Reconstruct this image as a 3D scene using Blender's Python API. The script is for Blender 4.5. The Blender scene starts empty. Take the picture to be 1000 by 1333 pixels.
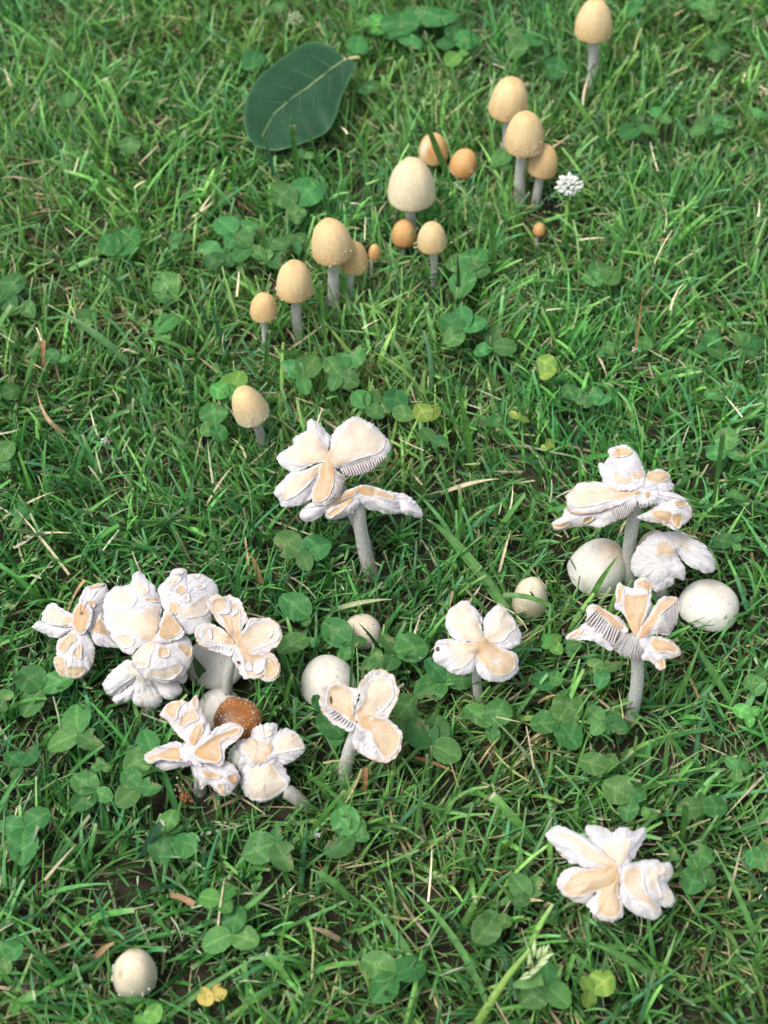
import bpy, math, random
import numpy as np
from mathutils import Vector, Matrix, noise as mnoise
R_ = math.radians
random.seed(7); rng = np.random.default_rng(11)
scn = bpy.context.scene
COL = scn.collection

# ------------------------------------------------------------------ camera
PITCH = R_(50.0); CAM_H = 0.60; LENS = 55.0
cam_d = bpy.data.cameras.new('camera'); cam = bpy.data.objects.new('camera', cam_d); COL.objects.link(cam)
cam.location = (0, 0, CAM_H); cam.rotation_euler = (R_(90) - PITCH, 0, 0)
cam_d.sensor_fit = 'VERTICAL'; cam_d.sensor_height = 36.0; cam_d.lens = LENS
cam_d.clip_start = 0.02; cam_d.clip_end = 200
cam_d.dof.use_dof = True; cam_d.dof.focus_distance = 0.715; cam_d.dof.aperture_fstop = 11.5
scn.camera = cam

# ------------------------------------------------------------------ sky, sun, exposure (soft overcast daylight)
SUN_EL, SUN_AZ = 62.0, 238.0
w = bpy.data.worlds.new('World'); scn.world = w; w.use_nodes = True
nt = w.node_tree; nt.nodes.clear()
sky = nt.nodes.new('ShaderNodeTexSky'); sky.sky_type = 'NISHITA'; sky.sun_disc = False
sky.sun_elevation = R_(SUN_EL); sky.sun_rotation = R_(SUN_AZ); sky.air_density = 1.0; sky.dust_density = 3.0
hs = nt.nodes.new('ShaderNodeHueSaturation'); hs.inputs['Saturation'].default_value = 0.42
bg = nt.nodes.new('ShaderNodeBackground'); bg.inputs['Strength'].default_value = 0.115
wo = nt.nodes.new('ShaderNodeOutputWorld')
nt.links.new(sky.outputs[0], hs.inputs['Color']); nt.links.new(hs.outputs[0], bg.inputs['Color'])
nt.links.new(bg.outputs[0], wo.inputs['Surface'])
sl = bpy.data.lights.new('sun', 'SUN'); sl.energy = 1.5; sl.angle = R_(24); sl.color = (1.0, 0.96, 0.90)
sun = bpy.data.objects.new('sun', sl); COL.objects.link(sun); sun.location = (0, 0, 3)
az = R_(SUN_AZ); sd = Vector((math.sin(az) * math.cos(R_(SUN_EL)), math.cos(az) * math.cos(R_(SUN_EL)), math.sin(R_(SUN_EL))))
sun.rotation_euler = (-sd).to_track_quat('-Z', 'Y').to_euler()
scn.view_settings.view_transform = 'Standard'; scn.view_settings.look = 'None'
scn.view_settings.exposure = 0.98; scn.view_settings.gamma = 1.0
scn.render.engine = 'CYCLES'

# ------------------------------------------------------------------ pixel <-> place
S_ = 36.0 / 1333.0 / LENS
FWD = Vector((0, math.cos(PITCH), -math.sin(PITCH))); UPV = Vector((0, math.sin(PITCH), math.cos(PITCH)))
CAMP = Vector((0, 0, CAM_H))
def ray(x, y): return (Vector((1, 0, 0)) * ((x - 500) * S_) + UPV * ((666.5 - y) * S_) + FWD)
def at_z(x, y, z):
    d = ray(x, y); return CAMP + d * ((z - CAM_H) / d.z)
def at_y(x, y, Y):
    d = ray(x, y); return CAMP + d * (Y / d.y)
def on_plane(x, y, C, n):
    d = ray(x, y); return CAMP + d * ((C - CAMP).dot(n) / d.dot(n))
def px_size(P): return (P - CAMP).dot(FWD) * S_           # metres per photo pixel at P
def project(P):
    d = P - CAMP.__class__(CAMP) if isinstance(P, Vector) else None
    k = d.dot(FWD); return 500 + d.x / k / S_, 666.5 - d.dot(UPV) / k / S_
def project_np(P):
    d = P - np.array(CAMP); k = d @ np.array(FWD)
    return 500 + d[..., 0] / k / S_, 666.5 - (d @ np.array(UPV)) / k / S_, np.linalg.norm(d, axis=-1)
def elev(P):                                              # depression angle of the view at P
    d = P - CAMP; return math.asin(-d.z / d.length)

# ------------------------------------------------------------------ masks for keeping grass off what stands in the open
MH, MW = 1333, 1000
mask_m = np.full((MH, MW), 0.0); mask_c = np.full((MH, MW), 0.0)
def raster(mask, poly, dist):
    p = np.array(poly, float); x0, y0 = np.floor(p.min(0)).astype(int); x1, y1 = np.ceil(p.max(0)).astype(int)
    x0, y0, x1, y1 = max(x0, 0), max(y0, 0), min(x1, MW - 1), min(y1, MH - 1)
    if x1 <= x0 or y1 <= y0: return
    X, Y = np.meshgrid(np.arange(x0, x1 + 1), np.arange(y0, y1 + 1)); ins = np.zeros(X.shape, bool)
    n = len(p)
    for i in range(n):
        xa, ya = p[i]; xb, yb = p[(i + 1) % n]
        c = ((ya > Y) != (yb > Y))
        ins ^= c & (X < (xb - xa) * (Y - ya) / ((yb - ya) if yb != ya else 1e-9) + xa)
    sub = mask[y0:y1 + 1, x0:x1 + 1]; sub[ins] = np.maximum(sub[ins], dist)

# ------------------------------------------------------------------ materials
def new_mat(name):
    m = bpy.data.materials.new(name); m.use_nodes = True; m.node_tree.nodes.clear(); return m, m.node_tree
def N(t, typ, **k):
    n = t.nodes.new(typ)
    for a, b in k.items():
        if a.startswith('i_'):
            key = a[2:]; key = int(key) if key.isdigit() else key.replace('_', ' ')
            n.inputs[key].default_value = b
        else: setattr(n, a, b)
    return n
def ramp(t, stops):
    r = t.nodes.new('ShaderNodeValToRGB'); e = r.color_ramp.elements
    while len(e) > 1: e.remove(e[0])
    e[0].position = stops[0][0]; e[0].color = stops[0][1]
    for p, c in stops[1:]:
        x = e.new(p); x.color = c
    return r
def mat_attr(name, rough=0.6, spec=0.3, trans=0.0, sss=0.0, nscale=900.0, namt=0.25, bump=0.0, bscale=1500.0, objrand=0.0, sheen=0.0, veins=False):
    """colour from the mesh's own colour attribute, fine mottling, bump, optional translucency"""
    m, t = new_mat(name); L = t.links.new
    out = N(t, 'ShaderNodeOutputMaterial'); p = N(t, 'ShaderNodeBsdfPrincipled')
    p.inputs['Roughness'].default_value = rough; p.inputs['Specular IOR Level'].default_value = spec
    a = N(t, 'ShaderNodeAttribute', attribute_name='Col'); tc = N(t, 'ShaderNodeTexCoord')
    nz = N(t, 'ShaderNodeTexNoise', i_Scale=nscale, i_Detail=4.0); L(tc.outputs['Object'], nz.inputs['Vector'])
    mr = N(t, 'ShaderNodeMapRange'); mr.inputs[1].default_value = 0.3; mr.inputs[2].default_value = 0.7
    mr.inputs[3].default_value = 1 - namt; mr.inputs[4].default_value = 1 + namt * 0.6; L(nz.outputs['Fac'], mr.inputs[0])
    mx = N(t, 'ShaderNodeMix', data_type='RGBA', blend_type='MULTIPLY'); mx.inputs[0].default_value = 1.0
    L(a.outputs['Color'], mx.inputs[6]); L(mr.outputs[0], mx.inputs[7]); c = mx.outputs[2]
    if objrand > 0:
        oi = N(t, 'ShaderNodeObjectInfo'); h = N(t, 'ShaderNodeHueSaturation')
        r1 = N(t, 'ShaderNodeMapRange'); r1.inputs[3].default_value = 0.5 - 0.035 * objrand; r1.inputs[4].default_value = 0.5 + 0.02 * objrand
        r2 = N(t, 'ShaderNodeMapRange'); r2.inputs[3].default_value = 1 - 0.32 * objrand; r2.inputs[4].default_value = 1 + 0.38 * objrand
        f = N(t, 'ShaderNodeMath', operation='FRACT'); f2 = N(t, 'ShaderNodeMath', operation='MULTIPLY'); f2.inputs[1].default_value = 17.31
        L(oi.outputs['Random'], r1.inputs[0]); L(oi.outputs['Random'], f2.inputs[0]); L(f2.outputs[0], f.inputs[0]); L(f.outputs[0], r2.inputs[0])
        L(r1.outputs[0], h.inputs['Hue']); L(r2.outputs[0], h.inputs['Value']); L(c, h.inputs['Color']); c = h.outputs[0]
    if veins:                                             # side veins of a leaflet, drawn in its own unit frame
        sx = N(t, 'ShaderNodeSeparateXYZ'); L(tc.outputs['Object'], sx.inputs[0]); ab = N(t, 'ShaderNodeMath', operation='ABSOLUTE'); L(sx.outputs[0], ab.inputs[0])
        mm = N(t, 'ShaderNodeMath', operation='MULTIPLY_ADD'); mm.inputs[1].default_value = -0.75; L(ab.outputs[0], mm.inputs[0]); L(sx.outputs[1], mm.inputs[2])
        sn = N(t, 'ShaderNodeMath', operation='MULTIPLY'); sn.inputs[1].default_value = 62.0; L(mm.outputs[0], sn.inputs[0]); si = N(t, 'ShaderNodeMath', operation='SINE'); L(sn.outputs[0], si.inputs[0])
        vr = N(t, 'ShaderNodeMapRange'); vr.inputs[1].default_value = 0.55; vr.inputs[2].default_value = 1.0; L(si.outputs[0], vr.inputs[0])
        vm = N(t, 'ShaderNodeMix', data_type='RGBA'); vf = N(t, 'ShaderNodeMath', operation='MULTIPLY'); vf.inputs[1].default_value = 0.13; L(vr.outputs[0], vf.inputs[0]); L(vf.outputs[0], vm.inputs[0]); L(c, vm.inputs[6])
        dk = N(t, 'ShaderNodeMix', data_type='RGBA', blend_type='MULTIPLY'); dk.inputs[0].default_value = 1.0; dk.inputs[7].default_value = (0.45, 0.55, 0.4, 1); L(c, dk.inputs[6]); L(dk.outputs[2], vm.inputs[7]); c = vm.outputs[2]
        vb = N(t, 'ShaderNodeBump', i_Strength=0.18, i_Distance=0.0004); L(si.outputs[0], vb.inputs['Height']); L(vb.outputs[0], p.inputs['Normal'])
    L(c, p.inputs['Base Color'])
    if sss > 0:
        p.inputs['Subsurface Weight'].default_value = sss; p.inputs['Subsurface Radius'].default_value = (1.0, 0.6, 0.4); p.inputs['Subsurface Scale'].default_value = 0.0022
    if sheen: p.inputs['Sheen Weight'].default_value = sheen
    if bump > 0:
        n2 = N(t, 'ShaderNodeTexNoise', i_Scale=bscale, i_Detail=3.0); L(tc.outputs['Object'], n2.inputs['Vector'])
        b = N(t, 'ShaderNodeBump', i_Strength=bump, i_Distance=0.0006); L(n2.outputs['Fac'], b.inputs['Height']); L(b.outputs[0], p.inputs['Normal'])
    if trans > 0:
        tr = N(t, 'ShaderNodeBsdfTranslucent'); ms = N(t, 'ShaderNodeMixShader'); ms.inputs[0].default_value = trans
        g = N(t, 'ShaderNodeMix', data_type='RGBA', blend_type='MULTIPLY'); g.inputs[0].default_value = 1.0
        L(c, g.inputs[6]); g.inputs[7].default_value = (1.25, 1.35, 0.6, 1); L(g.outputs[2], tr.inputs['Color'])
        L(p.outputs[0], ms.inputs[1]); L(tr.outputs[0], ms.inputs[2]); L(ms.outputs[0], out.inputs['Surface'])
    else: L(p.outputs[0], out.inputs['Surface'])
    return m
M = {}
M['flesh'] = mat_attr('mushroom_flesh', rough=0.8, spec=0.15, sss=0.12, nscale=420, namt=0.06, bump=0.55, bscale=850)
M['cuticle'] = mat_attr('mushroom_cuticle', rough=0.6, spec=0.25, sss=0.12, nscale=260, namt=0.06, bump=0.35, bscale=900)
M['cap'] = mat_attr('mushroom_cap_skin', rough=0.62, spec=0.25, sss=0.12, nscale=500, namt=0.09, bump=0.25, bscale=1300)
M['browncap'] = mat_attr('brown_cap_skin', rough=0.38, spec=0.45, sss=0.1, nscale=900, namt=0.3, bump=0.5, bscale=1800)
M['stem'] = mat_attr('mushroom_stem', rough=0.75, spec=0.2, sss=0.15, nscale=800, namt=0.22, bump=0.5, bscale=1500)
M['gill'] = mat_attr('mushroom_gill', rough=0.8, spec=0.1, nscale=500, namt=0.12)
M['grass'] = mat_attr('grass_blade', rough=0.42, spec=0.26, trans=0.28, nscale=260, namt=0.25)
M['clover'] = mat_attr('clover_leaf', rough=0.5, spec=0.13, trans=0.12, nscale=9.0, namt=0.25, objrand=1.0, veins=True)
M['leaf'] = mat_attr('glossy_leaf', rough=0.34, spec=0.27, nscale=500, namt=0.15, bump=0.2, bscale=500)
M['straw'] = mat_attr('dry_straw', rough=0.7, spec=0.2, trans=0.15, nscale=500, namt=0.3)
M['petal'] = mat_attr('clover_flower_petal', rough=0.6, spec=0.2, sss=0.1, nscale=600, namt=0.08)
def soil_mat():
    m, t = new_mat('soil'); L = t.links.new; out = N(t, 'ShaderNodeOutputMaterial'); p = N(t, 'ShaderNodeBsdfPrincipled'); p.inputs['Roughness'].default_value = 0.95
    tc = N(t, 'ShaderNodeTexCoord'); a = N(t, 'ShaderNodeTexNoise', i_Scale=90.0, i_Detail=8.0); b = N(t, 'ShaderNodeTexNoise', i_Scale=700.0, i_Detail=4.0)
    L(tc.outputs['Object'], a.inputs['Vector']); L(tc.outputs['Object'], b.inputs['Vector'])
    r = ramp(t, [(0.3, (0.012, 0.009, 0.006, 1)), (0.5, (0.030, 0.024, 0.012, 1)), (0.62, (0.035, 0.045, 0.014, 1)), (0.75, (0.06, 0.045, 0.024, 1))])
    L(a.outputs['Fac'], r.inputs[0]); L(r.outputs[0], p.inputs['Base Color'])
    bu = N(t, 'ShaderNodeBump', i_Strength=0.8, i_Distance=0.003); L(b.outputs['Fac'], bu.inputs['Height']); L(bu.outputs[0], p.inputs['Normal'])
    L(p.outputs[0], out.inputs['Surface']); return m
M['soil'] = soil_mat()

# ------------------------------------------------------------------ object helpers
def mesh_np(name, V, F, C=None, mat=None, smooth=True):
    """V (n,3), F list of index tuples or (m,k) array, C (n,3) colours"""
    me = bpy.data.meshes.new(name); V = np.asarray(V, np.float32)
    if isinstance(F, np.ndarray):
        k = F.shape[1]; me.vertices.add(len(V)); me.vertices.foreach_set('co', V.ravel())
        me.loops.add(F.size); me.loops.foreach_set('vertex_index', F.ravel().astype(np.int32))
        me.polygons.add(len(F)); me.polygons.foreach_set('loop_start', np.arange(0, F.size, k, dtype=np.int32)); me.polygons.foreach_set('loop_total', np.full(len(F), k, np.int32))
        me.update(calc_edges=True)
    else: me.from_pydata([tuple(v) for v in V.tolist()], [], F); me.update()
    if C is not None:
        a = me.color_attributes.new('Col', 'FLOAT_COLOR', 'POINT'); c4 = np.ones((len(V), 4), np.float32); c4[:, :3] = C; a.data.foreach_set('color', c4.ravel())
    if smooth: me.polygons.foreach_set('use_smooth', np.ones(len(me.polygons), bool))
    if mat: me.materials.append(M[mat])
    return me
def obj(name, me, parent=None, origin=None):
    o = bpy.data.objects.new(name, me); COL.objects.link(o)
    if parent is not None: o.parent = parent
    return o
def tag(o, label=None, cat=None, group=None, kind=None):
    if label: o['label'] = label
    if cat: o['category'] = cat
    if group: o['group'] = group
    if kind: o['kind'] = kind
    return o
def thing(name, loc, label, cat, group=None):
    o = bpy.data.objects.new(name, None); o.empty_display_size = 0.005; COL.objects.link(o); o.location = loc
    return tag(o, label, cat, group)
def catmull(P, n):
    P = np.asarray(P, float); m = len(P); out = []
    for i in range(m):
        p0, p1, p2, p3 = P[i - 1], P[i], P[(i + 1) % m], P[(i + 2) % m]
        for k in range(8):
            t = k / 8; out.append(0.5 * (2 * p1 + (p2 - p0) * t + (2 * p0 - 5 * p1 + 4 * p2 - p3) * t * t + (3 * p1 - p0 - 3 * p2 + p3) * t ** 3))
    out = np.array(out); seg = np.linalg.norm(np.roll(out, -1, 0) - out, axis=1); s = np.concatenate([[0], np.cumsum(seg)]); tt = np.linspace(0, s[-1], n, endpoint=False)
    o2 = np.vstack([out, out[:1]]); return np.stack([np.interp(tt, s, o2[:, k]) for k in range(out.shape[1])], 1)
def poly_dist(Q, B):
    """distance of points Q (n,2) to the closed polyline B (m,2)"""
    A = B; D = np.roll(B, -1, 0) - B; L2 = (D ** 2).sum(1) + 1e-18
    w_ = Q[:, None, :] - A[None]; t = np.clip((w_ * D[None]).sum(2) / L2[None], 0, 1)
    return np.sqrt(((w_ - t[..., None] * D[None]) ** 2).sum(2)).min(1)
def nz3(P, s, seed=0.0):
    return np.array([mnoise.noise(Vector((p[0] * s + seed, p[1] * s - seed, (p[2] if len(p) > 2 else 0) * s + 0.37 * seed))) for p in P])
def srgb(*c):
    c = np.array(c, float) / 255.0; return np.where(c <= 0.04045, c / 12.92, ((c + 0.055) / 1.055) ** 2.4)
def tube(path, rad, sides=10, cap=True):
    path = [Vector(p) for p in path]; V = []; F = []; n = len(path)
    for i, p in enumerate(path):
        d = (path[min(i + 1, n - 1)] - path[max(i - 1, 0)]).normalized(); a = d.orthogonal().normalized()
        if abs(d.z) > 0.2: a = (Vector((1, 0, 0)) - d * d.x).normalized()
        b = d.cross(a); r = rad[i] if hasattr(rad, '__len__') else rad
        for k in range(sides):
            th = 2 * math.pi * k / sides; V.append(p + (a * math.cos(th) + b * math.sin(th)) * r)
    for i in range(n - 1):
        for k in range(sides):
            k2 = (k + 1) % sides; F.append((i * sides + k, i * sides + k2, (i + 1) * sides + k2, (i + 1) * sides + k))
    if cap: F.append(tuple(range(sides))[::-1]); F.append(tuple((n - 1) * sides + k for k in range(sides)))
    return np.array([tuple(v) for v in V]), F

# ------------------------------------------------------------------ ground
me = bpy.data.meshes.new('soil'); me.from_pydata([(-30, -30, 0), (30, -30, 0), (30, 30, 0), (-30, 30, 0)], [], [(0, 1, 2, 3)]); me.materials.append(M['soil'])
tag(obj('ground', me), kind='structure', label='dark brown soil under the lawn')

# ------------------------------------------------------------------ mushrooms
WHITE = np.array((0.60, 0.58, 0.572)); LAV = np.array((0.37, 0.345, 0.385)); CREAM = np.array((0.56, 0.465, 0.34)); PALE = np.array((0.59, 0.525, 0.43)); TAN = np.array((0.46, 0.285, 0.14)); ORNG = np.array((0.40, 0.19, 0.07))
GILLC = np.array((0.46, 0.38, 0.36)); GILLD = np.array((0.33, 0.265, 0.255)); STEMC = np.array((0.54, 0.535, 0.50)); GREY = np.array((0.40, 0.41, 0.37))
cap_blocks = []                                           # (centre, normal, radius) volumes the grass must not pass through

def make_stem(root, G, top, rad, bend=0.0, colr=STEMC, mask_d=None, flare=1.25):
    base = Vector((G.x, G.y, -0.004)); path = []; n = 12; side = Vector((1, 0, 0))
    for i in range(n + 1):
        t = i / n; path.append(base.lerp(top, t) + side * bend * math.sin(math.pi * t) * 0.004)
    rads = [rad * (1 + (flare - 1) * (1 - i / n) ** 2 - 0.06 * i / n) for i in range(n + 1)]
    V, F = tube(path, rads, 16); nn = nz3(V, 260, 3.1); V[:, 0] += nn * rad * 0.06; V[:, 1] += nn * rad * 0.06
    fib = nz3(V * np.array([1, 1, 0.12]), 900, 1.7); low_ = np.clip(1 - V[:, 2] / .022, 0, 1)[:, None] * np.clip(.6 + 1.2 * nz3(V, 420, 8.0), 0, 1)[:, None]; C = (colr[None] * (1 - .5 * low_) + np.array((.30, .24, .15)) * .5 * low_) * (1 + 0.22 * fib[:, None]) * (1 - 0.12 * np.clip(nn, 0, 1))[:, None]
    o = obj('stem', mesh_np('stem', V - np.array(root.location), F, C, 'stem'), root)
    d = (top - CAMP).length
    for k in range(n // 2, n):
        x0, y0 = project(path[k]); x1, y1 = project(path[k + 1]); wpx = rad / px_size(path[k]) * 0.8
        raster(mask_m, [(x0 - wpx, y0), (x0 + wpx, y0), (x1 + wpx, y1), (x1 - wpx, y1)], d)
    return o

def dome_cap(name, cx, ytop, ybot, wpx, base, sw, label, lean=0.0, tip=0.0, apex=CREAM, mid=CREAM, rim=CREAM, power=1.0, flecks=0, stem=True, group=None, mat='cap', zb=0.012, rough=1.0, cat='mushroom', ragged=0.0, spots=None, gran=0, ratio=None, sunk=0.95, fcol=(0.56, 0.50, 0.40)):
    G = at_z(base[0], base[1], zb); G.z = 0
    root = thing(name, G, label, cat, group)
    P0 = at_y(cx, (ytop + ybot) / 2, G.y); s = px_size(P0); e = elev(P0) + R_(tip)
    Rr = wpx / 2 * s; ext = (ybot - ytop) * s; a = ext - Rr * math.sin(e)
    H2 = max(a * a - (Rr * math.sin(e)) ** 2, 0.0); Hc = math.sqrt(H2) / max(math.cos(e), 0.2)
    Hc = min(max(Hc, 0.75 * Rr), 2.0 * Rr) if ratio is None else ratio * Rr
    ext2 = Rr * math.sin(e) + math.sqrt((Hc * math.cos(e)) ** 2 + (Rr * math.sin(e)) ** 2)
    yrc = (ytop + ybot) / 2 + (ext2 / 2 - Rr * math.sin(e)) / s
    lx = math.sin(R_(lean)) * Hc * 0.5 / s
    Cc = at_y(cx - lx, yrc, G.y)
    rot = Matrix.Rotation(R_(lean), 3, 'Y') @ Matrix.Rotation(R_(tip), 3, 'X')
    prof = []
    for k in range(26):
        aa = math.pi / 2 * k / 25; prof.append((Rr * math.sin(aa) ** power, Hc * math.cos(aa) ** 1.0, aa / (math.pi / 2)))
    if power != 1.0: pass
    for r_, z_ in ((0.995, -0.05), (0.965, -0.085), (0.91, -0.075), (0.86, -0.02), (0.5, 0.10), (0.22, 0.16)): prof.append((Rr * r_, Hc * z_ if z_ < 0 else Rr * z_, 1.0 + (1 - r_)))
    ns = 56; V = []; T = []
    sd_ = random.random() * 50
    for (r_, z_, t_) in prof:
        for k in range(ns):
            th = 2 * math.pi * k / ns; cs, sn = math.cos(th), math.sin(th)
            n1 = mnoise.noise(Vector((cs * 1.3, sn * 1.3, t_ * 1.5 + sd_))); n2 = mnoise.noise(Vector((cs * 6, sn * 6, t_ * 3 + sd_)))
            f = 1 + rough * (0.045 * n1 + 0.014 * n2)
            rg = ragged * max(0, min(1, (t_ - 0.75) * 4)) * (mnoise.noise(Vector((cs * 7, sn * 7, sd_))) * 0.5 + mnoise.noise(Vector((cs * 19, sn * 19, sd_))) * 0.35) * Hc * 0.16
            V.append(Vector((cs * r_ * f, sn * r_ * f, z_ * (1 + rough * 0.02 * n1) + rg))); T.append((t_, th))
    F = []
    for i in range(len(prof) - 1):
        for k in range(ns):
            k2 = (k + 1) % ns; F.append((i * ns + k, (i + 1) * ns + k, (i + 1) * ns + k2, i * ns + k2))
    L = np.array([tuple(v) for v in V]); T = np.array(T)
    t = T[:, 0]; streak = nz3(np.stack([np.cos(T[:, 1]) * 14, np.sin(T[:, 1]) * 14, t * 1.6], 1), 1.0, sd_); blot = nz3(L, 130, sd_)
    C = np.where(t[:, None] < 0.55, apex + (mid - apex) * np.clip(t[:, None] / 0.55, 0, 1), mid + (rim - mid) * np.clip((t[:, None] - 0.55) / 0.45, 0, 1) ** 1.5)
    C = C * (1 + (0.11 if rough >= 1 else 0.04) * streak[:, None] * np.clip(t[:, None] * 1.5, 0, 1) + (0.09 if rough >= 1 else 0.05) * blot[:, None])
    if spots:
        for (tx_, tt_, rad_, colr) in spots:
            q = np.stack([np.cos(T[:, 1]) * np.minimum(t, 1), np.sin(T[:, 1]) * np.minimum(t, 1)], 1); c_ = np.array([math.cos(tx_) * tt_, math.sin(tx_) * tt_])
            ww = np.exp(-(np.linalg.norm(q - c_, axis=1) / rad_) ** 2)[:, None]; C = C * (1 - ww) + np.array(colr) * ww
    und = (t > 1.03)[:, None]; C = np.where(und, GILLC * 0.8, C)
    W = np.array([tuple(rot @ v + Cc) for v in V])
    co = obj('cap', mesh_np('cap', W - np.array(G), F, C, mat), root)
    cap_blocks.append((np.array(Cc + rot @ Vector((0, 0, Hc * 0.35))), None, max(Rr, Hc * 0.62) * (0.97 if sunk > .9 else .88)))
    # silhouette mask
    x_, y_, d_ = project_np(W); th = np.linspace(0, 2 * math.pi, 40, endpoint=False)
    raster(mask_m, [(x_.mean() * 0 + cx + wpx / 2 * math.cos(q), ytop + (ybot - ytop) * sunk * (.5 + .5 * math.sin(q))) for q in th], (Cc - CAMP).length + 0.002)
    if flecks:                                            # crumbs of veil along the margin
        FV, FF = [], []
        for k in range(flecks):
            i = random.choice([20, 21, 22, 23, 24, 24, 25, 25, 26]) if gran == 0 else random.choice(range(5, 26)); j = random.randrange(ns); p = W[i * ns + j]; nrm = (Vector(p) - Cc).normalized()
            r_ = random.uniform(0.00025, 0.0007) * (0.55 if gran else 1); c0 = Vector(p) + nrm * r_ * 0.3; b0 = len(FV)
            for dx, dy, dz in ((1, 0, 0), (-1, 0, 0), (0, 1, 0), (0, -1, 0), (0, 0, 1), (0, 0, -1)):
                FV.append(c0 + Vector((dx * random.uniform(.6, 1.5), dy * random.uniform(.6, 1.5), dz * random.uniform(.6, 1.6))) * r_)
            for a_, b_, c_ in ((0, 2, 4), (2, 1, 4), (1, 3, 4), (3, 0, 4), (2, 0, 5), (1, 2, 5), (3, 1, 5), (0, 3, 5)): FF.append((b0 + a_, b0 + b_, b0 + c_))
        FV = np.array([tuple(v) for v in FV]); tag(obj('veil_crumbs' if fcol[0] > .4 else 'soil_specks', mesh_np('crumbs', FV - np.array(G), FF, np.tile(np.array(fcol), (len(FV), 1)), 'flesh'), root), kind='stuff')
    if stem:
        make_stem(root, G, Cc + rot @ Vector((0, 0, Rr * 0.12)), sw / 2 * s, bend=random.uniform(-0.5, 0.5))
    return root

def plane_n(t, s=0.0):
    """unit normal leaning t degrees towards the viewer's side of the lawn and s degrees sideways"""
    return Vector((math.sin(R_(s)), -math.sin(R_(t)) * math.cos(R_(s)), math.cos(R_(t)) * math.cos(R_(s)))).normalized()

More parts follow.
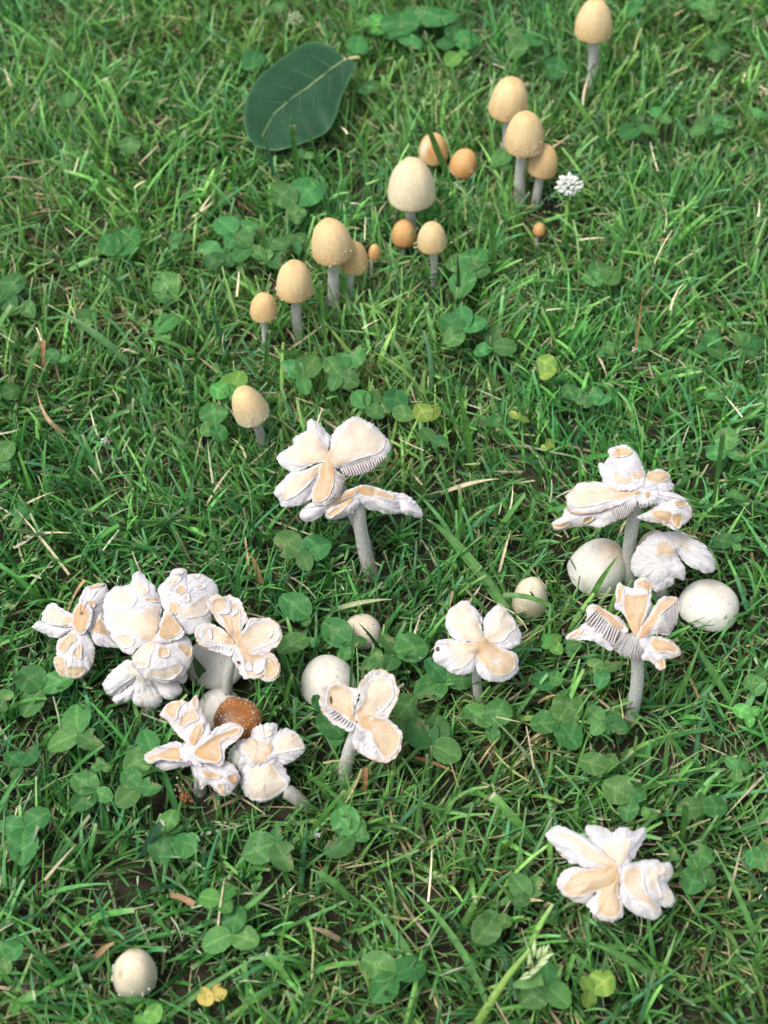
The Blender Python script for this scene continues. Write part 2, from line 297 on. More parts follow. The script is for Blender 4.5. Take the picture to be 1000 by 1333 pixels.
def split_cap(name, view, center, base, label, lobes, sw=17, t=26, s=0.0, droop=0.0034, dome=6.0, tone=0.25, gills=(), stem=True, zb=0.012, group=None, edge_tan=0.0, stem_flare=1.25, lav=1.0, dy=0.0, rg=1.0):
    ox, oy, sc = view; fx = lambda p: (ox + p[0] * sc, oy + p[1] * sc)
    G = at_z(base[0], base[1], zb); G.z = 0
    root = thing(name, G, label, 'mushroom', group); c = fx(center)
    Cc = at_y(c[0], c[1], G.y + dy); dist = (Cc - CAMP).length
    allr = []
    for lb in lobes: allr += [math.hypot(p[0] - center[0], p[1] - center[1]) for p in lb['p']]
    Rm = max(allr) * sc * px_size(Cc); Goff = np.array(G)
    for li, lb in enumerate(lobes):
        n = plane_n(lb.get('t', t), lb.get('s', s)); e1 = Vector((0, 0, 1)).cross(n)
        e1 = Vector((1, 0, 0)) - n * n.x; e1.normalize(); e2 = n.cross(e1)
        def uv(poly):
            out = []
            for p in poly:
                q = on_plane(*fx(p), Cc, n) - Cc; out.append((q.dot(e1), q.dot(e2)))
            return np.array(out)
        pl = uv(lb['p']); B = catmull(pl, 96); sd_ = random.random() * 30
        k0 = B.mean(0); dirv = B - k0; jag = nz3(np.hstack([B, np.zeros((96, 1))]), 900, sd_) * 0.0006 + nz3(np.hstack([B, np.zeros((96, 1))]), 350, sd_ + 4) * 0.0004
        B = B + dirv / (np.linalg.norm(dirv, axis=1)[:, None] + 1e-9) * jag[:, None]
        A = lb.get('a', droop); wd = lb.get('w', 0.0028); cup = lb.get('cup', 0.0); lift = li * 0.00022 + lb.get('lift', 0.0); curl = lb.get('curl', 0.0)
        rmaxl = np.linalg.norm(B, axis=1).max()
        def height(Q, fine=True):
            d = poly_dist(Q, B); r = np.linalg.norm(Q, axis=1); de = d + np.maximum(0, Rm * 0.22 - r) * 1.5
            h = -A * np.exp(-de / wd) + cup * np.exp(-(de / (wd * 0.8)) ** 2) - dome * r ** 2 + curl * (np.clip(r / rmaxl - 0.55, 0, 1)) ** 2 + lift
            th = np.arctan2(Q[:, 1], Q[:, 0])
            if fine:
                rad = nz3(np.stack([np.cos(th) * 9, np.sin(th) * 9, r * 60], 1), 1.0, sd_); low = nz3(np.hstack([Q, np.zeros((len(Q), 1))]), 120, sd_)
                h = h + rad * 0.0009 * np.exp(-de / 0.005) + low * 0.0012 * lb.get('rg', rg) - rg * 0.0006 * np.clip(1 - np.abs(nz3(np.stack([np.cos(th) * 3.5, np.sin(th) * 3.5, r * 25], 1), 1.0, sd_ + 7)) * 9, 0, 1) * np.clip(r / Rm * 3 - .6, 0, 1) + nz3(np.hstack([Q, np.zeros((len(Q), 1))]), 480, sd_) * 0.00022
            return h, d, de, r, th
        ts = [0.0, 0.16, 0.32, 0.46, 0.58, 0.68, 0.76, 0.83, 0.885, 0.93, 0.965, 1.0]
        Q = np.vstack([k0[None]] + [k0 + dirv_ * tt for tt in ts[1:] for dirv_ in [B - k0]]); h, d, de, r, th = height(Q)
        nb = 96; P3 = lambda Qx, hx: np.array(Cc)[None] + Qx[:, :1] * np.array(e1) + Qx[:, 1:2] * np.array(e2) + hx[:, None] * np.array(n)
        top = P3(Q, h); thick = lb.get('th', 0.0011)
        edge = Q[-nb:]; he = h[-nb:]
        rows = [top, P3(k0 + (edge - k0) * 0.995, he - thick * 0.6), P3(k0 + (edge - k0) * 0.95, he - thick), P3(k0 + (edge - k0) * 0.6, he * 0.4 + h[-nb:].mean() * 0.6 - thick * 1.3 + 0.0004 * np.sin(np.arctan2(edge[:, 1], edge[:, 0]) * 60)), P3(k0[None], np.array([h[0] - thick * 1.5]))]
        V = np.vstack(rows); F = []
        for k in range(nb): F.append((0, 1 + k, 1 + (k + 1) % nb))
        for i in range(len(ts) - 2):
            o_ = 1 + i * nb
            for k in range(nb): F.append((o_ + k, o_ + nb + k, o_ + nb + (k + 1) % nb, o_ + (k + 1) % nb))
        o_ = 1 + (len(ts) - 2) * nb
        for i in range(3):
            for k in range(nb): F.append((o_ + i * nb + k, o_ + (i + 1) * nb + k, o_ + (i + 1) * nb + (k + 1) % nb, o_ + i * nb + (k + 1) % nb))
        o_ += 3 * nb; last = o_ + nb
        for k in range(nb): F.append((o_ + k, last, o_ + (k + 1) % nb))
        # colour of the torn white flesh: lilac-grey shadow lines painted along the fibres, tan along dried rims
        fib = nz3(np.stack([np.cos(th) * 16, np.sin(th) * 16, r * 90], 1), 1.0, sd_ + 9); f2 = nz3(np.hstack([Q, np.zeros((len(Q), 1))]), 330, sd_ + 2)
        lv = np.clip(0.05 + 0.85 * np.clip(np.abs(fib) * 1.7 - .12, 0, 1) + 0.25 * f2, 0, 0.9)[:, None] * lav * lb.get('lav', 1.0)
        C = WHITE * (1 - lv) + LAV * lv
        et = (lb.get('et', edge_tan) * np.exp(-d / 0.0011) * np.clip(r / Rm * 2.2 - 0.5, 0, 1) * np.clip(0.7 + f2 * 1.2, 0, 1.2))[:, None]
        C = C * (1 - np.clip(et, 0, 0.9)) + TAN * np.clip(et, 0, 0.9)
        C = np.vstack([C, np.tile(C[-nb:].mean(0) * 0.93, (nb, 1)), np.tile(GILLC, (nb * 2, 1)), GILLC[None]])
        lo = obj('cap_lobe', mesh_np('cap_lobe', V - Goff, F, C, 'flesh'), root)
        raster(mask_m, [fx(p) for p in lb['p']], dist + 0.01)
        for pt in lb.get('patch', ()):
            pp = pt['p'] if isinstance(pt, dict) else pt; pt = pt if isinstance(pt, dict) else {}
            tn_ = pt.get('tone', lb.get('tone', tone)); pb = catmull(uv(pp), 48); sd2 = random.random() * 40; pk = pb.mean(0)
            pb = pb + (pb - pk) * (nz3(np.hstack([pb, np.zeros((48, 1))]), 300, sd2) * 0.05 + nz3(np.hstack([pb, np.zeros((48, 1))]), 1100, sd2) * 0.03)[:, None]
            tp = [0.2, 0.4, 0.58, 0.73, 0.85, 0.93, 0.98]; Qp = np.vstack([pk[None]] + [pk + (pb - pk) * tt for tt in tp] + [pb, pk + (pb - pk) * 1.012])
            hp, _, dep, rp, thp = height(Qp); dp = poly_dist(Qp, pb); up = pt.get('up', 0.0002)
            rn_ = 1 + 1.1 * nz3(np.hstack([Qp, np.zeros((len(Qp), 1))]), 200, sd2 + 1); rimup = (0 if pt.get('rim', 1) == 0 else (0.0004 if tn_ < .2 else 0.0005) if 'col' not in pt else 0.0) * np.clip((rp / Rm - .2) * 5, 0, 1) * np.clip(rn_, .1, 2) * np.exp(-(dp / 0.0007) ** 2)
            hp = hp + up + rimup + 0.0003 * nz3(np.hstack([Qp, np.zeros((len(Qp), 1))]), 260, sd2); hp[-96:-48] -= 0.0001; hp[-48:] -= up * 1.9 + 0.0004
            Vp = P3(Qp, hp); Fp = [(0, 1 + k, 1 + (k + 1) % 48) for k in range(48)]
            for i in range(len(tp) + 1):
                oo = 1 + i * 48
                for k in range(48): Fp.append((oo + k, oo + 48 + k, oo + 48 + (k + 1) % 48, oo + (k + 1) % 48))
            tn = pt.get('tone', lb.get('tone', tone)); nn_ = nz3(np.hstack([Qp, np.zeros((len(Qp), 1))]), 150, sd2 + 3); n5 = nz3(np.hstack([Qp, np.zeros((len(Qp), 1))]), 700, sd2 + 5)
            f = np.clip(tn + 0.32 * np.exp(-(rp / (Rm * 0.30)) ** 2) * pt.get('ctr', 1.0) + pt.get('et', 0.34) * np.exp(-((dp - .0011) / .0006) ** 2) + 0.16 * nn_ + 0.05 * n5, 0, 1.0)[:, None]
            hi = PALE if tn < 0.3 else CREAM
            Cp = hi * (1 - f) + TAN * f
            so = np.clip(pt.get('soft', 1.0 if tn < .28 else .8) * np.clip((rp / Rm - .18) * 5, 0, 1) * np.exp(-(dp / pt.get('sw', .0012 if tn < .28 else .0006)) ** 2) * (1 + 1.6 * nz3(np.hstack([Qp, np.zeros((len(Qp), 1))]), 420, sd2 + 8)), 0, 1)[:, None]; Cp = Cp * (1 - so) + WHITE * .97 * so
            if 'col' in pt: Cp = np.array(pt['col'])[None] * (1 + 0.12 * nn_[:, None] + 0.08 * n5[:, None])
            if tn > 0.75: Cp = Cp * 0.6 + ORNG * 0.4
            obj('cuticle_patch', mesh_np('cuticle_patch', Vp - Goff, Fp, Cp, 'cuticle'), lo)
        cap_blocks.append((np.array(Cc), np.array(n), Rm))
    for g in gills:
        n = plane_n(g.get('t', t), s); U = [on_plane(*fx(p), Cc, n) - n * 0.0004 for p in g['u']]; Lw = [on_plane(*fx(p), Cc, n) - n * 0.0012 for p in g['l']]
        nf = int(g.get('n', 14) * 1.6); Ua = np.array([tuple(v) for v in U]); La = np.array([tuple(v) for v in Lw])
        def samp(A_, k):
            sgm = np.concatenate([[0], np.cumsum(np.linalg.norm(np.diff(A_, axis=0), axis=1))]); x = np.linspace(0, sgm[-1], k); return np.stack([np.interp(x, sgm, A_[:, q]) for q in range(3)], 1)
        Us, Ls = samp(Ua, nf), samp(La, nf); out = np.array(CAMP - Cc) / (CAMP - Cc).length; V = []; F = []; C = []
        for i in range(nf - 1):                           # dark floor between the gills
            b0 = len(V); V += [Us[i], Us[i + 1], Ls[i + 1], Ls[i]]; C += [GILLD * 1.25, GILLD * 1.25, GILLD, GILLD]; F.append((b0, b0 + 1, b0 + 2, b0 + 3))
        for i in range(nf):
            tg = (Us[min(i + 1, nf - 1)] - Us[max(i - 1, 0)]); tg = tg / (np.linalg.norm(tg) + 1e-9); gap = np.linalg.norm(Ls[-1] - Ls[0]) / nf * 0.2 + 0.00012; b0 = len(V); gw = random.uniform(.75, 1.2); gl = random.uniform(.82, 1.08); ph_ = random.uniform(0, 6); gap *= gw
            for j in range(7):
                q = j / 6 * gl; p = Us[i] * (1 - q) + Ls[i] * q; hgt = 0.0017 * gw * math.sin(math.pi * (0.10 + 0.78 * q)); wv = math.sin(q * 4 + ph_) * 0.00014
                for sgn, hh in ((-1, -0.0001), (-0.55, hgt), (0.55, hgt), (1, -0.0001)):
                    V.append(p + tg * (sgn * gap + wv) + out * (hh + 0.0004)); C.append(WHITE * .95 if hh > .0005 else GILLC * .85)
            for j in range(6):
                for k in range(3): F.append((b0 + j * 4 + k, b0 + j * 4 + k + 1, b0 + (j + 1) * 4 + k + 1, b0 + (j + 1) * 4 + k))
        tag(obj('gills', mesh_np('gills', np.array(V) - Goff, F, np.array(C), 'gill'), root), kind='stuff')
        raster(mask_m, [fx(p) for p in list(g['u']) + list(g['l'])[::-1]], dist + 0.01)
    if stem:
        n = plane_n(t, s); make_stem(root, G, Cc - n * 0.0022, sw / 2 * px_size(Cc), bend=random.choice((-.5, .4, .6)), flare=stem_flare)
    return root, Cc

# ---- tan bell caps in the loose row towards the big leaf
OCH = srgb(234, 206, 158) * 0.80; OCH2 = srgb(226, 190, 136) * 0.80; PCR = srgb(236, 220, 186) * 0.80; APX = srgb(226, 188, 132) * 0.80; OR1 = srgb(226, 176, 118) * 0.78; OR2 = srgb(212, 150, 90) * 0.78
BG = 'tan bell-capped mushrooms strung out across the lawn'
def bell(*a, **k):
    k.setdefault('group', BG); k.setdefault('power', 0.86); k.setdefault('ragged', 0.6); return dome_cap('bell_mushroom', *a, **k)
bell(772, 0, 54, 49, (768, 104), 14, 'tan bell mushroom on a tall grey stem, standing alone past the white clover flower', apex=APX, mid=OCH, rim=OCH2, flecks=26)
bell(663, 101, 157, 51, (656, 196), 12, 'tan bell mushroom with a grass blade across it, behind the speckled one', lean=6, apex=APX, mid=OCH, rim=OCH2, flecks=22)
bell(682, 146, 203, 51, (680, 246), 14, 'tan bell mushroom with a white-speckled side and thick pale stem', apex=APX, mid=OCH, rim=OCH2, flecks=90)
bell(707, 188, 231, 40, (699, 246), 12, 'orange tan bell mushroom tucked against the speckled one beside the white clover flower', apex=APX, mid=OCH2, rim=OCH2, flecks=20, lean=6)
bell(564, 174, 214, 39, (563, 208), 10, 'orange bell mushroom with a broken white patch on its side', apex=APX, mid=OR1, rim=OCH2, flecks=10, spots=[(R_(215), 0.62, 0.26, (0.72, 0.62, 0.5)), (R_(255), 0.7, 0.2, OR2)])
bell(605, 194, 231, 37, (604, 224), 9, 'deep orange bell mushroom half sunk in the grass', apex=OR1, mid=OR1, rim=OR2, lean=10, flecks=12)
bell(536, 206, 273, 62, (541, 299), 13, 'large pale cream egg-shaped mushroom above two small orange caps', apex=OCH, mid=PCR, rim=PCR, power=0.95, ragged=0.15)
bell(526, 286, 321, 33, (526, 314), 9, 'small orange brown button mushroom behind a slanting blade, under the pale egg-shaped one', apex=OR1, mid=OR1, rim=OR2, ragged=0.2)
bell(562, 289, 330, 38, (566, 350), 10, 'small golden button mushroom with a dark grass tip across it', apex=APX, mid=OCH, rim=OCH2, flecks=8)
bell(431, 285, 344, 55, (434, 388), 15, 'large tan bell mushroom with crumbly white margin on a leaning grey stem', lean=-6, apex=APX, mid=OCH, rim=OCH2, flecks=60)
bell(461, 314, 357, 37, (461, 378), 8, 'tan bell mushroom half hidden behind the large crumbly-edged one', apex=APX, mid=OCH2, rim=OCH2, flecks=20)
bell(488, 312, 344, 17, (488, 338), 5, 'thin orange button mushroom between grass blades', apex=APX, mid=OR1, rim=OR1)
bell(384, 339, 393, 49, (389, 424), 13, 'tan bell mushroom with an upright blade before its cap and a slim pale stem', apex=APX, mid=OCH, rim=OCH2, flecks=34)
bell(344, 381, 419, 36, (347, 443), 8, 'small round golden mushroom with a nicked edge on a thin stem', apex=APX, mid=OCH2, rim=OCH2, flecks=14, ragged=0.9)
bell(323, 500, 557, 46, (341, 570), 12, 'pale tan mushroom leaning beside clover, set apart from the others', lean=-14, apex=APX, mid=OCH, rim=PCR, flecks=18)
bell(702, 290, 307, 17, (702, 299), 6, 'tiny orange mushroom button beside the dark soil hole', apex=OR1, mid=OR1, rim=OR2)
# ---- smooth white and cream domes
WD = np.array((0.63, 0.59, 0.50)); WD2 = np.array((0.68, 0.655, 0.59)); CR = np.array((0.62, 0.54, 0.40))
def whitedome(*a, **k):
    k.setdefault('group', 'smooth pale domed mushrooms'); k.setdefault('rough', 0.99); k.setdefault('ragged', 0.45); k.setdefault('sunk', 0.74); k.setdefault('zb', 0.003); k.setdefault('flecks', 12); k.setdefault('gran', 1); k.setdefault('fcol', (.24, .17, .10)); return dome_cap('domed_mushroom', *a, **k)
whitedome(783, 699, 776, 74, (783, 756), 16, 'smooth white domed mushroom with a tan blush and a bright blade across it', lean=16, tip=4, apex=TAN * 0.55 + CREAM * 0.45, mid=WD2, rim=WD2, power=1.12, ragged=.7)
whitedome(923, 754, 819, 80, (921, 800), 16, 'smooth white domed mushroom lying low beside the gilled upturned cap', lean=6, tip=-12, apex=PALE, mid=WD2, rim=WD2, power=0.9, ragged=0.8, ratio=1.0)
whitedome(690, 750, 806, 47, (692, 794), 12, 'cream mushroom button crossed by grass stems', apex=CR, mid=CR * 1.04, rim=CR * 0.95, power=0.9)
whitedome(472, 799, 845, 50, (474, 832), 12, 'cream mushroom dome peeping over clover leaflets', apex=CREAM * 1.1, mid=PALE * 1.1, rim=WD, power=0.9)
whitedome(427, 853, 922, 72, (430, 903), 16, 'round white mushroom dome behind the three-lobed cap', apex=PALE * 1.12, mid=WD2 * np.array((0.96, .96, .93)), rim=WD2 * np.array((0.94, .95, .93)), power=0.9)
whitedome(179, 1236, 1299, 58, (180, 1282), 15, 'pale cream egg-shaped mushroom alone near the yellow leaf', lean=6, apex=CREAM * 1.2, mid=np.array((0.68, .59, .44)), rim=np.array((0.70, .63, .51)), power=0.88, ragged=0.7, spots=[(R_(100), 0.35, 0.13, (0.44, .33, .21)), (R_(220), 0.5, 0.09, (0.43, .33, .21))], flecks=46, gran=0, fcol=(.62, .60, .55))
whitedome(850, 690, 740, 46, (850, 724), 12, 'small cream dome mostly hidden behind the drooping white cap', apex=CREAM * 0.9, mid=CREAM * 0.9, rim=PALE)
whitedome(281, 830, 893, 80, (281, 872), 15, 'broad greyish white dome under the tan-rimmed four-lobed cap', lean=-4, apex=WD, mid=WD2 * np.array((0.93, .94, .94)), rim=WD2 * np.array((0.93, .94, .94)), power=0.95)
whitedome(287, 895, 955, 62, (286, 922), 14, 'greyish white dome behind the shiny brown cap', apex=WD2, mid=WD2 * 0.95, rim=WD2 * 0.93, power=0.95)
dome_cap('brown_mushroom', 311, 907, 966, 64, (312, 953), 16, 'shiny orange brown granular cap wedged between white split caps', lean=8, tip=-2, apex=srgb(150, 92, 44), mid=srgb(172, 108, 52), rim=srgb(188, 132, 80), power=0.9, mat='browncap', flecks=240, gran=1, rough=2.2, spots=[(R_(205), 0.55, 0.36, srgb(70, 40, 20))], ratio=0.85)

# ---- caps that have split into lobes and turned up like flowers
vE = (340, 520, .22); vF = (710, 560, .26); vG = (730, 690, .24); v8 = (555, 770, .14); vH = (400, 860, .14); vI = (700, 1060, .2); vJ = (30, 730, .16); vK = (120, 725, .18); vL = (240, 760, .14); vM = (185, 890, .14); vN = (270, 880, .14)
SG = 'white mushroom caps split open like flowers'
split_cap('split_mushroom', vE, (575, 555), (486, 728), 'white cap split into drooping lobes on a thick leaning stem, under the five-petalled cap', [
  dict(p=[(560,555),(600,508),(530,530),(450,580),(370,615),(290,625),(235,675),(225,715),(260,740),(320,725),(370,690),(400,660),(500,610)], patch=[[(555,550),(600,514),(540,532),(460,582),(390,622),(380,675),(420,660),(500,600)]]),
  dict(p=[(560,560),(480,620),(400,650),(375,690),(400,725),(460,720),(550,690),(560,670),(585,650),(580,600)], patch=[[(545,570),(480,625),(410,660),(385,690),(410,712),(480,660),(540,600)]], lav=1.3),
  dict(p=[(780,568),(850,575),(910,620),(955,680),(950,720),(880,705),(830,690),(820,640)], lav=1.2),
  dict(p=[(560,555),(600,508),(700,535),(790,570),(830,640),(825,690),(740,690),(660,670),(610,650),(580,600)], patch=[[(570,552),(600,514),(700,540),(785,572),(780,600),(700,580),(620,565)]], lav=1.2),
  ],
  sw=18, t=56, dome=2.0, tone=0.35, group=SG)
split_cap('split_mushroom', vE, (385, 370), (483, 702), 'cream cap split into broad white-edged petals, set above the drooping one', [
  dict(p=[(385,370),(300,380),(200,412),(150,400),(92,340),(100,300),(180,250),(185,210),(270,160),(268,110),(295,92),(350,130),(395,180),(412,230),(400,290),(410,330)], tone=0.12, patch=[[(390,360),(300,370),(210,385),(110,340),(115,310),(190,270),(210,230),(275,170),(300,150),(350,240),(400,300)]]),
  dict(p=[(385,370),(300,390),(230,410),(170,420),(120,460),(75,510),(68,545),(100,570),(110,605),(170,615),(240,600),(290,570),(310,500),(340,440),(345,400)], patch=[[(375,380),(280,410),(200,430),(150,480),(120,540),(140,580),(210,560),(280,500),(320,450),(345,410)]]),
  dict(p=[(400,350),(415,230),(420,190),(470,130),(520,90),(560,70),(620,95),(690,140),(735,190),(765,220),(765,270),(735,310),(740,330),(640,360),(560,385),(470,400),(420,400)], tone=0.12, patch=[[(385,375),(420,260),(480,180),(540,100),(600,95),(650,140),(720,190),(740,230),(700,300),(600,340),(500,375),(420,395)]]),
  dict(p=[(385,370),(340,395),(335,440),(300,510),(290,570),(320,610),(370,615),(430,590),(470,545),(495,470),(490,440),(440,410)], tone=0.4, patch=[[(385,360),(350,400),(345,450),(310,520),(300,570),(340,600),(390,580),(420,530),(435,460),(430,400)]])],
  gills=[dict(u=[(470,405),(540,390),(600,368),(680,345),(738,328)], l=[(495,448),(545,450),(605,436),(672,405),(735,345)], n=12), dict(u=[(440,430),(440,490),(420,550),(395,588)], l=[(496,460),(476,530),(450,570),(405,604)], n=10)],
  sw=15, t=27, group=SG)
split_cap('split_mushroom', vF, (470, 310), (825, 748), 'widest ragged cap of torn tan and white scales on a tall smooth stem', [
  dict(p=[(330,120),(320,100),(350,75),(400,67),(440,85),(470,120),(500,190),(505,230),(490,290),(440,315),(370,300),(310,270),(290,200),(300,165)], t=36, lav=1.3, patch=[dict(p=[(330,125),(345,95),(400,78),(440,100),(410,128),(350,132)], tone=0.45)]),
  dict(p=[(275,155),(320,170),(350,185),(420,175),(440,155),(490,185),(510,200),(490,260),(450,300),(360,300),(300,265),(285,215)], t=30, lift=0.001, patch=[dict(p=[(345,200),(385,175),(420,200),(425,262),(350,268),(335,240)], tone=0.15), dict(p=[(430,165),(490,190),(490,230),(440,240)], tone=0.15)]),
  dict(p=[(470,295),(490,245),(530,195),(590,180),(625,195),(640,240),(655,265),(630,300),(560,305),(500,305)], t=24, patch=[dict(p=[(520,210),(600,193),(632,230),(570,262),(510,248)], tone=0.3)]),
  dict(p=[(470,310),(430,285),(340,270),(260,245),(190,245),(115,290),(110,340),(130,390),(200,400),(300,385),(380,365),(450,340)], t=14, et=0.9, cup=0.001, patch=[dict(p=[(455,310),(330,280),(220,260),(130,295),(125,345),(180,375),(300,360),(420,335)], tone=0.2)]),
  dict(p=[(110,390),(200,385),(300,370),(380,340),(455,330),(450,380),(420,420),(350,460),(280,490),(220,480),(140,490),(60,505),(38,480),(50,455),(90,430)], t=40, et=0.6, patch=[dict(p=[(145,392),(205,388),(190,422),(148,425)], tone=0.5), dict(p=[(190,440),(245,430),(240,455),(200,470)], tone=0.7), dict(p=[(45,480),(110,452),(135,468),(80,496)], tone=0.6), dict(p=[(310,380),(390,350),(380,385),(320,400)], tone=0.5)]),
  dict(p=[(455,300),(520,295),(620,305),(690,325),(710,350),(600,360),(520,370),(460,365)], t=24, lav=1.3, patch=[dict(p=[(450,310),(475,308),(470,325),(448,325)], tone=0.7), dict(p=[(500,320),(520,310),(522,335),(505,345)], tone=0.8)]),
  dict(p=[(465,430),(520,400),(570,360),(600,335),(660,310),(720,350),(750,400),(735,440),(700,470),(670,500),(620,480),(560,460),(510,450)], t=32, et=0.7, lav=1.2, patch=[dict(p=[(530,410),(580,395),(635,420),(630,460),(560,450)], tone=0.5), dict(p=[(640,420),(695,425),(675,490),(640,470)], tone=0.6), dict(p=[(640,360),(700,345),(722,370),(670,390)], tone=0.45)])],
  gills=[dict(u=[(330,395),(400,362),(455,335)], l=[(350,455),(410,432),(458,385)], n=10, t=30), dict(u=[(470,350),(510,345),(560,355)], l=[(480,385),(510,380),(550,365)], n=6, t=20)],
  sw=18, t=18, dome=2.5, group=SG, rg=1.7)
split_cap('split_mushroom', vG, (600, 70), (868, 765), 'drooping smooth white cap split in two broad folds beside the tall ragged one', [
  dict(p=[(600,60),(560,15),(640,10),(720,40),(800,90),(840,150),(855,215),(800,240),(760,220),(700,195),(650,140)], t=38, patch=[dict(p=[(590,40),(640,25),(720,60),(770,110),(700,120),(640,80)], tone=0.15, et=0.1, ctr=0.4, up=0.00005, rim=0, sw=.0045)]),
  dict(p=[(610,60),(540,15),(470,50),(420,110),(390,190),(400,250),(440,265),(490,300),(520,345),(580,320),(610,290),(630,265),(680,280),(685,230),(650,150),(628,90)], t=46, patch=[dict(p=[(605,65),(550,60),(500,110),(530,150),(590,150),(635,130)], tone=0.3, et=0.05, ctr=0.3, up=0.00005, rim=0, sw=.0045)]),
  dict(p=[(540,165),(500,200),(470,260),(500,320),(530,345),(580,325),(620,300),(620,260),(590,200)], t=52, lift=0.0012)],
  sw=16, dome=3.0, t=44, group=SG, lav=0.8)
split_cap('split_mushroom', vG, (410, 575), (823, 922), 'upturned cap with tan rims and grey gills showing on a straight stem', [
  dict(p=[(400,560),(370,490),(330,440),(298,420),(305,350),(305,300),(325,280),(350,300),(400,310),(405,280),(440,255),(480,265),(500,300),(495,400),(480,450),(450,520)], t=34, cup=0.0012, patch=[dict(p=[(405,575),(370,500),(345,440),(345,345),(400,352),(470,345),(478,420),(450,500),(435,570)], tone=0.42), dict(p=[(312,350),(312,300),(328,287),(343,320),(335,400),(318,400)], tone=0.5), dict(p=[(410,300),(440,262),(480,270),(497,310),(485,345),(455,322)], tone=0.5)]),
  dict(p=[(370,540),(330,470),(270,440),(210,400),(180,392),(145,415),(150,460),(130,500),(90,530),(40,560),(35,585),(90,590),(160,590),(230,620),(285,650),(300,600),(350,560)], t=26, patch=[dict(p=[(345,520),(290,460),(200,403),(160,415),(210,458),(270,515),(315,545)], tone=0.42), dict(p=[(40,578),(90,538),(125,540),(80,584)], tone=0.5)]),
  dict(p=[(410,590),(440,520),(480,450),(540,370),(590,350),(645,365),(635,430),(630,500),(600,560),(570,570),(520,555),(470,580)], t=28, patch=[dict(p=[(420,590),(450,520),(500,450),(550,375),(600,353),(643,370),(600,412),(550,452),(515,505),(470,565)], tone=0.48)]),
  dict(p=[(420,590),(470,575),(540,570),(600,590),(650,630),(660,665),(620,690),(580,700),(575,745),(540,755),(500,710),(450,695),(440,640)], t=26, et=0.7, patch=[dict(p=[(490,610),(530,585),(590,600),(640,640),(642,668),(580,665),(510,660)], tone=0.5, rim=0.0006), dict(p=[(520,705),(560,695),(574,740),(545,748)], tone=0.5)])],
  gills=[dict(u=[(340,565),(368,560),(392,578),(418,590),(445,630)], l=[(282,640),(325,678),(380,695),(425,698),(455,672)], n=17, t=40), dict(u=[(190,430),(250,490),(315,540)], l=[(135,498),(200,560),(285,625)], n=8, t=30), dict(u=[(525,500),(590,425),(640,382)], l=[(530,560),(590,560),(636,495)], n=9, t=30)],
  sw=18, t=28, dome=1.0, tone=0.4, group=SG, stem_flare=1.1)
split_cap('split_mushroom', v8, (490, 480), (632, 908), 'cream cap split into four rounded petals like a clover leaf', [
  dict(p=[(510,450),(350,460),(250,420),(200,340),(180,240),(210,160),(270,110),(330,75),(400,75),(440,120),(490,180),(525,240),(520,320),(545,400)], tone=0.06, patch=[dict(p=[(520,470),(360,440),(280,380),(190,270),(215,170),(340,85),(400,90),(440,160),(490,260),(545,420)], et=0.2)]),
  dict(p=[(550,430),(535,340),(535,270),(570,200),(630,140),(680,110),(730,130),(790,190),(840,270),(870,330),(900,380),(895,450),(850,500),(790,530),(720,520),(640,490)], tone=0.08, patch=[dict(p=[(560,450),(565,330),(600,230),(680,130),(740,150),(830,270),(840,340),(780,380),(720,460),(630,465)], et=0.25)]),
  dict(p=[(490,470),(400,460),(250,430),(130,440),(85,480),(75,540),(68,610),(100,660),(180,690),(200,720),(260,760),(370,770),(440,730),(475,660),(480,590)], tone=0.2, patch=[dict(p=[(500,480),(400,470),(200,450),(190,520),(230,590),(290,650),(250,720),(330,710),(400,660),(475,580)]), dict(p=[(90,520),(115,505),(125,545),(100,550)], col=(0.10, 0.07, 0.06), up=0.0003)]),
  dict(p=[(490,480),(600,460),(700,510),(800,550),(860,590),(870,680),(850,750),(770,810),(650,840),(560,820),(490,770),(465,690),(480,600)], tone=0.32, patch=[dict(p=[(480,480),(590,455),(700,520),(810,570),(840,650),(810,740),(720,780),(620,770),(550,700),(480,610)])])],
  sw=12, t=30, group=SG)
